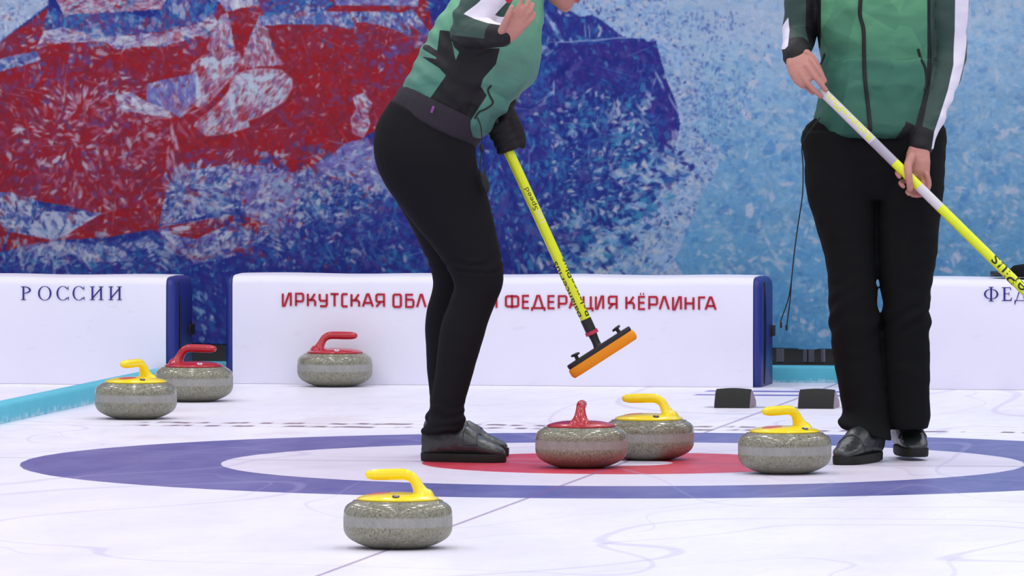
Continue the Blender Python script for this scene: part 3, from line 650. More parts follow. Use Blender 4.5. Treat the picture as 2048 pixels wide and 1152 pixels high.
# --- lower middle
paint([(345, 370), (360, 350), (420, 340), (470, 332), (480, 330), (500, 380), (486, 420), (430, 440), (340, 460), (322, 458), (338, 400)], 'bluewhite', .5, radial=(372, 378), size=1.2)
for k in range(20):
    a = math.radians(-95 + k * 8); r_ = nr.uniform(20, 60); shard(376 + r_ * math.cos(a) * 1.2, 382 + r_ * math.sin(a), nr.uniform(18, 34), nr.uniform(4, 9), a, (176, 186, 220), .85, shape=2)
paint([(330, 455), (486, 420), (500, 436), (540, 445), (470, 440), (390, 450), (345, 460)], 'blue', .4)
paint([(480, 330), (560, 338), (600, 352), (640, 334), (700, 290), (740, 280), (760, 330), (780, 390), (760, 430), (700, 430), (620, 470), (560, 470), (500, 440), (490, 420), (500, 380)], 'bluered', .8, ang=-.5, spread=2)
paint([(620, 380), (700, 366), (770, 372), (800, 440), (740, 470), (640, 470), (600, 430)], 'bluefleck', .8, ang=-.5, spread=1.6, dens=1.3)
paint([(490, 352), (585, 350), (600, 400), (560, 460), (520, 440), (500, 400)], 'violet', .6, ang=-.4, spread=1.6, dens=1.5)
paint([(700, 288), (745, 276), (775, 330), (800, 400), (720, 370), (660, 350), (640, 335)], 'violet', .6, ang=.2, spread=2.0, dens=1.4)
paint([(320, 462), (342, 452), (500, 430), (530, 445), (560, 455), (540, 480), (500, 510), (390, 536), (360, 500)], 'bluered', .5, ang=-.3, spread=.8, size=1.3)
paint([(342, 455), (498, 432), (534, 448), (520, 468), (470, 452), (400, 482), (352, 474)], 'red', .4, ang=-.2, spread=.8)
for (x, y, L, w_, a) in ((455, 478, 54, 16, -.5), (370, 460, 40, 12, -.1), (345, 480, 44, 12, .7), (430, 500, 40, 8, -.3), (495, 490, 34, 14, -.8), (400, 510, 30, 12, .5)): shard(x, y, L, w_, a, (182, 188, 220), .85, shape=2)
paint([(318, 464), (395, 530), (390, 590), (500, 590), (560, 560), (440, 525), (394, 536)], 'blue', .3)
paint([(600, 460), (700, 432), (780, 400), (840, 480), (870, 560), (600, 560), (560, 500)], 'blue', .7, ang=.4, spread=2.4, dens=1.3)
paint([(700, 530), (700, 490), (750, 480), (740, 540), (720, 552)], 'bluefleck', .8)
# --- dark gap piece between boards
paint([(392, 548), (470, 548), (470, 700), (392, 700)], 'blue', .5, ang=1.1, spread=1.6, dens=.9)
for _ in range(16): shard(nr.uniform(398, 420), nr.uniform(590, 688), nr.uniform(8, 20), nr.uniform(3, 9), nr.uniform(.3, 1.5), (120, 156, 200), .8)
def fan(cx, cy, r0, r1, a0, a1, n, cols, al=.85, gap=.5):
    for k in range(n):
        a = math.radians(a0 + (a1 - a0) * (k + nr.uniform(.2, .8)) / n); r_ = nr.uniform(r0, r1); h = math.radians((a1 - a0) / n) * nr.uniform(.3, .9)
        s0 = nr.uniform(.1, gap); m = (s0 + 1) / 2 * r_; shard(cx + m * math.cos(a), cy + m * math.sin(a), r_ * (1 - s0), max(2.5, 2 * m * h), a, cols[nr.randint(len(cols))], al * nr.uniform(.6, 1), shape=1)
PW = [(186, 190, 222), (170, 178, 216), (190, 170, 200)]
fan(357, 243, 30, 80, -175, -20, 13, PW + [PK, PUR], .75); fan(357, 243, 20, 60, 0, 170, 9, [PK, DRED, RED, (160, 80, 110)], .6)
fan(115, 487, 24, 64, -172, -18, 15, PW + [PB, MBL], .85); fan(115, 488, 30, 110, 8, 172, 18, PW + [PB, MBL, DB], .6)
fan(322, 462, 20, 60, -150, -20, 10, [PK, DRED, WH], .6); fan(322, 465, 30, 90, -10, 60, 9, PW + [DRED, MBL], .75); fan(372, 384, 26, 76, -200, 60, 24, PW + [MBL, DB, PK], .7)
fan(394, 532, 20, 70, -130, -20, 12, PW + [VIO, DRED], .7); fan(172, 45, 12, 40, 0, 360, 12, [CB, MBL, PUR], .5); fan(510, 95, 10, 60, 40, 130, 8, PW + [PK], .6); fan(338, 94, 14, 50, -170, 0, 10, PW, .7)
fan(635, 350, 20, 60, 10, 170, 12, PW + [MBL, VIO], .6); fan(800, 440, 20, 60, 20, 160, 12, [CB, MBL, PB, WH], .7); fan(1120, 300, 20, 70, 60, 140, 9, [CB, MBL], .5); fan(1170, 455, 16, 50, 0, 360, 14, [PB, CB, MBL, WH], .6)
for (sx0, sx1, sy0, sy1, nn_, cl_) in ((0, 860, 60, 430, 900, [DRED, (150, 50, 60), (150, 60, 90), (120, 40, 60)]), (380, 800, 330, 540, 900, [WH, PB, MBL, DB, RED, VIO]), (620, 790, 360, 460, 420, [DB, DB, MBL, PB, WH]), (0, 400, 480, 545, 300, [WH, PB, DB, MBL, PUR]), (880, 1360, 100, 560, 1300, [MBL, CB, (70, 66, 148), DB, PB]), (0, 880, 0, 100, 700, [WH, PUR, MBL, DRED, PB])):
    for _ in range(nn_):
        L = 4 + 18 * nr.rand() ** 2.2; shard(nr.uniform(sx0, sx1), nr.uniform(sy0, sy1), L, L * nr.uniform(.15, .7), nr.uniform(0, 3.14), cl_[nr.randint(len(cl_))], nr.uniform(.15, .6))
def cluster(cx, cy, n, L, Wd, ang, cols, al):
    px_, py_ = -math.sin(ang), math.cos(ang); off = 0
    for k in range(n):
        w_ = Wd * nr.uniform(.6, 2.4); l_ = L * nr.uniform(.35, 1.4); sl = nr.normal(0, .25 * L)
        shard(cx + px_ * off + math.cos(ang) * sl, cy + py_ * off + math.sin(ang) * sl, l_, w_, ang + nr.normal(0, .14) + k * .03, cols[nr.randint(len(cols))], al * nr.uniform(.6, 1)); off += w_ * nr.uniform(.9, 1.7)
ZONES = (([(0, 150), (230, 120), (370, 240), (330, 440), (60, 400)], 34, [PK, WH, (150, 80, 120)], (9, 24), (3, 8), .7), (REDP, 22, [PK, WH, (150, 80, 120)], (7, 18), (3, 7), .6), (REDP, 90, [(120, 40, 62), (160, 44, 54), (110, 60, 110)], (12, 34), (5, 12), .6),
    ([(860, 60), (1110, 20), (1250, 80), (1330, 110), (1365, 230), (1340, 350), (1290, 450), (1180, 560), (560, 560), (760, 430), (860, 350)], 170, [MBL, CB, (60, 100, 176)], (12, 34), (3, 8), .65),
    ([(860, 60), (1110, 20), (1250, 80), (1330, 110), (1365, 230), (1340, 350), (1290, 450), (1180, 560), (560, 560), (760, 430), (860, 350)], 130, [(30, 40, 122), (44, 44, 128), (84, 76, 152)], (16, 46), (4, 10), .6),
    ([(1100, 200), (1340, 200), (1330, 380), (1200, 540), (1090, 540)], 60, [WH, PB, CB], (8, 22), (3, 7), .85),
    ([(1370, 0), (2048, 0), (2048, 690), (1200, 690), (1340, 420)], 170, [(176, 186, 214), (150, 178, 214), (170, 190, 216)], (10, 30), (4, 10), .6),
    ([(1370, 150), (2048, 150), (2048, 690), (1200, 690), (1340, 420)], 200, [(84, 136, 196), (104, 152, 206), (70, 120, 186)], (12, 36), (4, 12), .45),
    ([(380, 330), (700, 290), (800, 400), (640, 470), (400, 540), (0, 545), (0, 400), (80, 410), (210, 440), (330, 470)], 130, [WH, PB, (160, 160, 196)], (8, 26), (3, 8), .8),
    ([(380, 330), (700, 290), (800, 400), (640, 470), (400, 540)], 70, [MBL, DB, (60, 60, 140)], (8, 26), (3, 7), .7),
    ([(0, 0), (860, 0), (860, 60), (540, 60), (330, 100), (0, 150)], 60, [WH, (150, 150, 196), MBL, PUR], (10, 30), (3, 7), .7))
for poly, n_, cl_, (l0, l1), (w0, w1), al in ZONES:
    P_ = np.array(poly); done = 0
    while done < n_ * .62:
        x_ = nr.uniform(P_[:, 0].min(), P_[:, 0].max()); y_ = nr.uniform(P_[:, 1].min(), P_[:, 1].max())
        if sdpoly(np.array([x_]), np.array([y_]), poly)[0] < 6: continue
        cluster(x_, y_, nr.randint(3, 8), nr.uniform(l0, l1), nr.uniform(w0, w1), nr.uniform(-.5, 2.2), cl_, al); done += 1
for _ in range(330):                                  # the blue mass frays into the pale ice
    t = nr.rand(); x_ = 1355 - 190 * t ** 1.3 + nr.normal(0, 26); y_ = 300 + 270 * t + nr.normal(0, 14); c_ = [DB, MBL, CB, PB, WH, LB1][nr.randint(6)]
    L = nr.uniform(8, 30); shard(x_, y_, L, L * nr.uniform(.25, .7), nr.uniform(-1, 1), c_, nr.uniform(.5, .95))
for _ in range(120):                                  # long thin cracks
    x_ = nr.uniform(0, 1360); y_ = nr.uniform(0, 560); red_ = sdpoly(np.array([x_]), np.array([y_]), REDP)[0] > 0
    shard(x_, y_, nr.uniform(24, 80), nr.uniform(1.8, 3), nr.uniform(-.4, 1.9), PK if red_ else [PB, (92, 84, 156), CB][nr.randint(3)], .55, shape=2)
# soft speckle and slight blur like ink on cloth
img *= (.965 + .07 * nr.rand(NH, NW, 1)).astype(np.float32)
k1 = img.copy(); k1[1:-1, 1:-1] = .5 * img[1:-1, 1:-1] + .125 * (img[:-2, 1:-1] + img[2:, 1:-1] + img[1:-1, :-2] + img[1:-1, 2:]); img = k1
img = np.clip(img / 255, 0, 1); limg = np.where(img <= .04045, img / 12.92, ((img + .055) / 1.055) ** 2.4)
# grid: fine where the photograph shows it, coarse beyond
xs = list(range(-1800, 0, 12)) + list(range(0, 2048, 2)) + list(range(2048, 4600, 12)); ys = list(range(-1300, 0, 10)) + list(range(0, 700, 2))
uL, zT = V(0, 0, VB); uR, _z = V(2048, 0, VB); _u, zB0 = V(430, 688, VB)
du = (uR - uL) / 2048; dz = (V(1024, 0, VB)[1] - V(1024, 700, VB)[1]) / 700
zslope = (V(1600, 697, VB)[1], zB0); zbot = (zslope[0] + zslope[1]) / 2; ztop = V(1024, 0, VB)[1]
rowmax = 694
vs_, cols_ = [], []
def mir(k, n):
    k = abs(k) % (2 * n); return k if k < n else 2 * n - 1 - k
XI = np.array([mir(int(x // ST), NW) for x in xs]); YI = np.array([mir(int(y // ST), NH) for y in ys])
XX, YY = np.meshgrid(np.array(xs, float), np.array(ys, float))
U = uL + XX * du; t_ = (YY + 1300) / (700 + 1300); Zc = ztop - YY * (ztop - zbot) / rowmax
Zc = np.maximum(Zc, zbot + .004 * np.sin(U * 9) * 1.0)
Vc = VB + .006 * np.sin(U * 3.1) + .004 * np.sin(U * 11 + Zc * 2) + .010 * np.exp(-(Zc - zbot) / .06) * np.sin(U * 16)
vv = np.stack([U, Vc, Zc], -1).reshape(-1, 3); ny, nx = XX.shape
idx = np.arange(ny * nx).reshape(ny, nx); q = np.stack([idx[1:, :-1], idx[1:, 1:], idx[:-1, 1:], idx[:-1, :-1]], -1).reshape(-1, 4)
me = bpy.data.meshes.new('banner'); me.vertices.add(len(vv)); me.vertices.foreach_set('co', vv.ravel())
me.loops.add(len(q) * 4); me.loops.foreach_set('vertex_index', q.ravel().astype(np.int32)); me.polygons.add(len(q))
me.polygons.foreach_set('loop_start', np.arange(0, len(q) * 4, 4, dtype=np.int32)); me.update(calc_edges=True)
ca = me.attributes.new('print', 'FLOAT_COLOR', 'POINT')
cc = limg[YI[:, None], XI[None, :]].reshape(-1, 3) * np.array((.97, .97, .86)); ca.data.foreach_set('color', np.hstack([cc, np.ones((len(cc), 1))]).astype(np.float32).ravel())
me.polygons.foreach_set('use_smooth', [True] * len(me.polygons))
g = NG('printed_cloth'); pc = g.attr('print', 'Color'); o_ = g.coord()
hs = g.node('ShaderNodeHueSaturation'); hs.inputs['Saturation'].default_value = 1.03; g.link(pc, hs.inputs['Color'])
g.link(g.math('MULTIPLY_ADD', g.noise(g.mapping(o_, (1, 1, 1)), 55, 4, .6), .30, .80), hs.inputs['Value'])
g.bump(g.noise(o_, 3, 3), .2, .01)
MAT['mural'] = g.out(hs.outputs['Color'], .75, .15)
bo = bpy.data.objects.new('banner', me); C.objects.link(bo); me.materials.append(MAT['mural']); bo.rotation_euler = (0, 0, -T)
sd_ = bo.modifiers.new('cloth_thickness', 'SOLIDIFY'); sd_.thickness = .002; sd_.offset = 1
tag(bo, 'large printed cloth backdrop of red, blue and pale ice crystals behind the boards', 'banner')
# pale posts of the stand seen under the banner
for (xa, xb) in ((1553, 1566), (1606, 1614), (1617, 1627), (1642, 1648)):
    ua, _z = V(xa, 706, 7.3); ub, _z = V(xb, 706, 7.3)
    o = MB().box((ua, 7.3, 0), (ub, 7.34, 3.2)).build('stand_post', MAT['post'], smooth=False, rotz=-T, bevel=.002)
    tag(o, 'grey upright post of the banner stand, seen in the gap under the backdrop', 'post', 'posts behind the banner')

# =================================================================== HACKS
for u0, lab in ((-.204, 'black rubber foot hack on the ice, left one of the two'), (.089, 'black rubber foot hack on the ice, right one, beside the trouser legs')):
    r = empty('hack', S(u0 + .07, 3.57), -T)
    b = MB(); n = 16; rows = []
    for i in range(n + 1):
        x = -.061 + .122 * i / n; arch = .004 * math.cos(math.pi * (i / n - .5))
        rows.append([(x, -.06, .001), (x, -.052, .018), (x, -.034, .044), (x, -.016, .061 + arch), (x, -.004, .064 + arch), (x, .006, .060 + arch), (x, .022, .035), (x, .05, .012), (x, .06, .001)])
    b.loft(rows); b.build('rubber_block', MAT['sole'], r, sharp=50)
    for sx in (-1, 1):
        b = MB(); pr = [(-.052, .001), (-.042, .018), (-.018, .052), (0, .058), (.03, .05), (.10, .02), (.11, .001)]
        b.loft([[(sx * (.061 + k), y, z) for y, z in pr] for k in (0, .003)])
        o = b.build('side_plate', mat('hack_plate', (150, 132, 150), .6), r, smooth=False)
    tag(r, lab, 'foot hack', 'the pair of hacks')

# =================================================================== CURLING STONES
g = NG('granite'); o_ = g.coord(); _, _, Z = g.sep(o_)
gb = g.mix(g.noise(o_, 40, 4), lin((114, 114, 98)), lin((142, 141, 122)))
sp1 = g.voro(o_, 430); s1 = g.sep(sp1)
gb = g.mix(g.math('MULTIPLY', g.step(s1[0], .80, .06), .6), gb, lin((82, 84, 80)))
gb = g.mix(g.math('MULTIPLY', g.step(s1[1], .80, .06), .5), gb, lin((166, 156, 118)))
gb = g.mix(g.math('MULTIPLY', g.step(s1[2], .90, .04), .55), gb, lin((176, 178, 176)))
sp2 = g.sep(g.voro(o_, 300)); gb = g.mix(g.math('MULTIPLY', g.step(sp2[0], .95, .02), .6), gb, lin((40, 46, 50)))
bandm = g.band(Z, .058, .083, .008)
bcol = g.mix(g.noise(g.mapping(o_, (1, 1, .3)), 34, 4, .7), lin((134, 134, 134)), lin((178, 178, 180)))
gb2 = g.mix(g.math('MULTIPLY', bandm, .62), gb, bcol)
upper = g.step(Z, .082, .004)
rg = g.math('ADD', g.math('MULTIPLY_ADD', upper, -.27, .42), g.math('MULTIPLY', bandm, .28))
MAT['granite'] = g.out(gb2, rg, .6)
MAT['stone_yellow'] = mat('stone_yellow', (250, 222, 22), .22, .5, coat=.3)
MAT['stone_red'] = mat('stone_red', (176, 28, 44), .25, .5, coat=.3)
MAT['tag_navy'] = mat('tag_navy', (40, 44, 90), .3); MAT['tag_white'] = mat('tag_white', (225, 222, 240), .3)
MAT['tag_red'] = mat('tag_red', (206, 96, 90), .35)
RS = .1385
prof = [(.001, .003), (.052, .003), (.060, .0005), (.064, 0), (.072, .002), (.086, .006), (.1007, .0115), (.1135, .018), (.1245, .025), (.1325, .034), (.1372, .044), (.1387, .054), (.1388, .065), (.1388, .077), (.1385, .088), (.1372, .097), (.1335, .1055), (.1265, .1125), (.1155, .1185), (.104, .1225), (.001, .125)]
def crp(prof, k):
    return [(p.x, max(p.y, 0)) for p in crom([Vector((a, b, 0)) for a, b in prof], k)]
STONE = MB().lathe(crp(prof, 3), 96).mesh('granite_body', MAT['granite'])
def cap_mesh(m):
    b = MB(); b.lathe([(.103, .1225), (.1045, .1245), (.1035, .1275), (.098, .1305), (.085, .1345), (.06, .1390), (.03, .1410), (.001, .1415)], 72); return b.mesh('cap', m)
def handle_mesh(m):
    # arm runs towards -x, the foot flares into the cap at +x
    path = [(-.072, .1862, .0115, .0125), (-.060, .1865, .0138, .0135), (-.03, .1872, .0145, .0138), (0, .188, .0142, .0138), (.020, .187, .0140, .0138), (.034, .181, .0135, .0138), (.043, .172, .0132, .0150), (.049, .161, .0142, .0175), (.054, .151, .0165, .0215), (.0575, .1425, .0210, .0275), (.060, .1365, .029, .036), (.060, .1315, .037, .043)]
    pts = [Vector((p[0], 0, p[1])) for p in path]; vals = crom([np.array(p, float) for p in path], 4); b = MB(); rings = []
    for i, v in enumerate(vals):
        a = vals[max(i - 1, 0)]; c = vals[min(i + 1, len(vals) - 1)]; t = Vector((c[0] - a[0], 0, c[1] - a[1])).normalized(); nrm = Vector((-t.z, 0, t.x))
        rings.append([Vector((v[0], 0, v[1])) + nrm * (v[2] * math.cos(q)) + Vector((0, v[3] * math.sin(q), 0)) for q in [2 * math.pi * k / 24 for k in range(24)]])
    p0 = Vector((path[0][0], 0, path[0][1])); st = []
    for a_ in (82, 60, 35, 15):
        cs, sn = math.cos(math.radians(a_)), math.sin(math.radians(a_)); st.append([p0 + Vector((-.012 * sn, 0, 0)) + (q - p0) * cs for q in rings[0]])
    b.loft(st + rings); return b.mesh('handle', m)
CAPS = {k: cap_mesh(MAT['stone_' + k]) for k in ('yellow', 'red')}; HAN = {k: handle_mesh(MAT['stone_' + k]) for k in ('yellow', 'red')}
DIG = {'0': [[(0, 0), (0, 1), (1, 1), (1, 0)], 'c'], '1': [[(.3, .8), (.6, 1), (.6, 0)]], '2': [[(0, .8), (.3, 1), (.8, 1), (1, .7), (0, 0), (1, 0)]], '5': [[(1, 1), (0, 1), (0, .55), (.8, .55), (1, .3), (.8, 0), (0, 0)]],
       '6': [[(.9, 1), (.2, .9), (0, .5), (0, .1), (.9, 0), (1, .45), (0, .5)]], '7': [[(0, 1), (1, 1), (.4, 0)]], '8': [[(0, 0), (0, 1), (1, 1), (1, 0)], 'c', [(0, .5), (1, .5)]], '3': [[(0, 1), (1, 1), (.5, .55), (1, .4), (.8, 0), (0, 0)]], '4': [[(.8, 0), (.8, 1), (0, .3), (1, .3)]]}
def stone(px, by, colour, rot, num, tagang, label, group=None, px_r=None):
    """px centre column, by lowest pixel of the stone; rot = direction the arm points away from (-x)"""
    gp = G(px, by - 1); loc = Vector((gp.x, gp.y + .062, 0)); d = (loc - CAM); loc.x = CAM.x + (px - 1024) / F * (loc.y - CY)
    r = empty('curling_stone', loc, rot)
    for nm, me_ in (('granite_body', STONE), ('cap', CAPS[colour]), ('handle', HAN[colour])):
        o = bpy.data.objects.new(nm, me_); C.objects.link(o); o.parent = r
        if nm == 'granite_body': o.rotation_euler.z = R.uniform(0, 6)
    # number tag on the cap rim, facing 'tagang' (world angle)
    a = tagang - rot; rt = .083; n = Vector((math.cos(a) * .22, math.sin(a) * .22, 1)).normalized(); xd = Vector((-math.sin(a), math.cos(a), 0)); yd = n.cross(xd).normalized()
    if yd.z < 0: yd = -yd
    xd = yd.cross(n)
    cpos = Vector((math.cos(a) * rt, math.sin(a) * rt, .1360)); b = MB()
    ringp = [(math.cos(q), math.sin(q)) for q in [2 * math.pi * k / 28 for k in range(28)]]
    b.loft([[cpos + xd * (c_ * .0095) + yd * (s_ * .0095) + n * h_ for c_, s_ in ringp] for h_ in (-.003, .0012)])
    o = b.build('number_tag', MAT['tag_navy' if colour == 'yellow' else 'tag_white'], r, sharp=40)
    b = MB(); tot = len(num); 
    for i, ch in enumerate(num):
        gl = DIG[ch]; k = 0
        while k < len(gl):
            cl_ = k + 1 < len(gl) and gl[k + 1] == 'c'; stroke(b, [((i - tot / 2) * .0052 + .0008 + p[0] * .0036, -.0045 + p[1] * .009) for p in gl[k]], .0015, 0, .0004, close=cl_); k += 2 if cl_ else 1
    M = Matrix((( xd.x, -n.x, yd.x, cpos.x), (xd.y, -n.y, yd.y, cpos.y), (xd.z, -n.z, yd.z, cpos.z), (0, 0, 0, 1)))
    b.xf(Matrix.Translation(n * .0014) @ M); b.build('number', MAT['tag_white' if colour == 'yellow' else 'tag_navy'], o, smooth=False)
    # round sticker under the arm
    b = MB(); CZ = lambda x, y: float(np.interp(math.hypot(x, y), [0, .03, .06, .085, .098], [.1415, .1410, .1390, .1345, .1305]))
    b.loft([[(-.048 + .03 * q * c_, .03 * q * s_, CZ(-.048 + .03 * q * c_, .03 * q * s_) + h_) for c_, s_ in ringp] for q, h_ in ((1, -.002), (1, .0006), (.75, .0007), (.5, .0007), (.25, .0007), (.02, .0007))]); 
    if colour == 'yellow':
        o = b.build('sticker', MAT['tag_red'], r, sharp=40); o['label'] = 'pale red round sticker'
    return tag(r, label, 'curling stone', group)
GS = 'curling stones on the ice'
fr_ = -math.pi / 2
stone(795.5, 1100, 'yellow', 0.0, '10', fr_ - .05, 'yellow-handled granite curling stone nearest the front, alone before the blue ring', GS)
stone(1163, 938, 'red', -1.64, '1', fr_ - .02, 'red-handled granite curling stone in the middle of the target, its handle end-on', GS)
stone(1298, 922, 'yellow', -.22, '7', fr_ + .25, 'yellow-handled granite curling stone partly hidden behind the red-handled one on the target', GS)
stone(1570, 950, 'yellow', .66, '8', fr_ + .78, 'yellow-handled granite curling stone touching the red circle, in front of the standing player\'s shoe', GS)
stone(271, 840, 'yellow', 1.0, '6', fr_ + .32, 'yellow-handled granite curling stone at far left, in front of the turquoise bumper', GS)
stone(387, 805, 'red', math.pi - .25, '5', fr_ + .3, 'red-handled granite curling stone at left, half behind the far-left yellow one', GS)
stone(669.5, 775, 'red', math.pi + .1, '3', fr_ + .1, 'red-handled granite curling stone standing right against the middle white board', GS)

# =================================================================== PEOPLE: shared pieces
def head(mb, c, Rm, s=1.0):
    """head lofted chin to crown; local x = right, y = back, z = up; origin at the head centre"""
    rows = [(-.118, .018, -.088, -.045), (-.112, .032, -.098, -.02), (-.098, .045, -.102, .0), (-.075, .056, -.099, .035), (-.05, .063, -.097, .06), (-.02, .069, -.094, .082), (.01, .073, -.092, .093),
            (.04, .076, -.094, .098), (.07, .074, -.090, .094), (.095, .062, -.072, .078), (.112, .042, -.045, .052), (.120, .018, -.015, .022)]
    rings = []
    for v in crom([np.array(r, float) for r in rows], 3):
        z, hw, yf, yb = v; cy = (yf + yb) / 2; ry = (yb - yf) / 2
        rings.append([c + Rm @ (Vector((hw * math.copysign(abs(math.cos(q)) ** .85, math.cos(q)), cy + ry * math.sin(q), z)) * s) for q in [2 * math.pi * k / 32 for k in range(32)]])
    mb.loft(rings)
    L = lambda *p: c + Rm @ (Vector(p) * s)
    mb.tube([L(0, -.090, .022), L(0, -.100, .0), L(0, -.113, -.022), L(0, -.100, -.030)], [.008, .010, .013, .010], 10)       # nose
    for q in (-1, 1):
        mb.tube([L(q * .009, -.100, -.028), L(q * .013, -.096, -.028)], [.008, .006], 8)
        mb.tube([L(q * .072, .010, .022), L(q * .084, .024, .014), L(q * .082, .022, -.014), L(q * .072, .008, -.026)], [.008, .009, .009, .007], 8)   # ear
        mb.tube([L(q * .014, -.092, .035), L(q * .032, -.088, .040), L(q * .052, -.074, .034)], [.007, .008, .006], 8)   # brow ridge
        mb.tube([L(q * .022, -.088, -.03), L(q * .04, -.078, -.02), L(q * .056, -.062, -.01)], [.010, .012, .010], 8)    # cheek
    mb.tube([L(-.020, -.094, -.058), L(0, -.102, -.055), L(.020, -.094, -.058)], [.004, .006, .004], 8)
    mb.tube([L(-.018, -.093, -.066), L(0, -.101, -.067), L(.018, -.093, -.066)], [.004, .007, .004], 8)
def face_parts(c, Rm, root, s=1.0, ponytail=False):
    L = lambda *p: c + Rm @ (Vector(p) * s)
    for q in (-1, 1):
        b = MB(); b.blob(L(q * .030, -.0845, .014), (.0125, .0115, .0085), Rm.to_3x3()); o = b.build('eye', MAT['eye']); reparent(o, root)
        b = MB(); b.blob(L(q * .030, -.0925, .014), (.0052, .0045, .0052), Rm.to_3x3()); o2 = b.build('iris', MAT['iris']); o2.parent = o
        b = MB(); b.tube([L(q * .014, -.096, .034), L(q * .030, -.096, .040), L(q * .048, -.084, .036)], [.0022, .003, .002], 6); o = b.build('eyebrow', MAT['hair']); reparent(o, root)
    b = MB(); b.tube([L(-.021, -.0985, -.060), L(-.008, -.1045, -.0575), L(0, -.1055, -.0585), L(.008, -.1045, -.0575), L(.021, -.0985, -.060)], [.002, .0042, .004, .0042, .002], 8)
    b.tube([L(-.018, -.0985, -.064), L(0, -.1055, -.0665), L(.018, -.0985, -.064)], [.002, .005, .002], 8); o = b.build('lips', MAT['lip']); reparent(o, root)
    b = MB(); rings = []                             # hair: cap over the skull down to the nape
    for v in crom([np.array(r, float) for r in [(-.075, .050, .02, .058), (-.05, .070, .0, .086), (-.01, .080, -.012, .104), (.03, .085, -.035, .110), (.06, .084, -.080, .108), (.09, .074, -.088, .094), (.112, .054, -.062, .068), (.128, .022, -.025, .03)]], 3):
        z, hw, yf, yb = v; rings.append([L(hw * math.cos(q), (yf + yb) / 2 + (yb - yf) / 2 * math.sin(q), z) for q in [2 * math.pi * k / 32 for k in range(32)]])
    b.loft(rings)
    if ponytail: b.tube([L(0, .10, .05), L(0, .14, .045), L(0, .165, .0), L(0, .15, -.08), L(0, .135, -.15)], [.014, .022, .026, .022, .008], 12)
    me_ = remesh(b, .006, 3); displace(me_, lambda p: .003 * noise.noise(Vector((p.x * 60, p.y * 60, p.z * 12)))); o = link('hair', me_, MAT['hair']); reparent(o, root)
def finger(mb, pts, r0=.0088, r1=.0068): mb.tube(pts, [r0 + (r1 - r0) * i / (len(pts) - 1) for i in range(len(pts))], 12, 3)
def grip(mb, P, a, o, wrist, pr, fr=.0088, spread=.0185, arc_=235, offs=None, thumb=True, palm=.024, sgn=1, thumbarc=150):
    """a hand closed round a pole through P along a; o points from the pole to the palm"""
    a = a.normalized(); o = (o - a * o.dot(a)).normalized(); s = a.cross(o) * sgn; R_ = pr + fr * .92
    lens = (.96, 1, .95, .84); kn = []
    for i in range(4):
        off = (i - 1.5) * spread; k0 = P + a * off + o * (R_ + .012) - s * .018
        A = arc_ * lens[i]; pts = [k0]
        for q in range(0, 9):
            th = math.radians(-12 + A * q / 8); pts.append(P + a * (off * (1 - .05 * q / 8)) + (o * math.cos(th) + s * math.sin(th)) * R_)
        mb.tube(pts, [fr * 1.12] + [fr * (1.05 - .25 * q / 8) for q in range(9)], 12, 2); kn.append(k0)
    mid = (kn[0] + kn[3]) / 2; wv = (wrist - mid)
    rows = []; wd = a * (spread * 2 + fr)
    for t, w_, h_ in ((-.12, .62, .6), (0, .96, .95), (.25, 1.0, 1.05), (.5, .96, 1.1), (.75, .8, 1.05), (1, .68, 1.0), (1.1, .62, .95)):
        c = mid + wv * t; nrm = wd.cross(wv).normalized()
        rows.append([c + wd * (w_ * math.cos(q)) + nrm * (palm * .58 * h_ * math.sin(q)) for q in [2 * math.pi * k / 20 for k in range(20)]])
    mb.loft(rows)
    if thumb:
        pts = [mid + wv * .62 - a * (spread * 1.0), mid + wv * .30 - a * (spread * 1.9) - s * .012]
        for q in range(6):
            th = math.radians(-25 - thumbarc * q / 5); pts.append(P - a * (spread * (2.1 - .16 * q)) + (o * math.cos(th) + s * math.sin(th)) * (R_ + .001))
        mb.tube(pts, [fr * 1.5, fr * 1.45] + [fr * (1.25 - .06 * q) for q in range(6)], 12, 2)
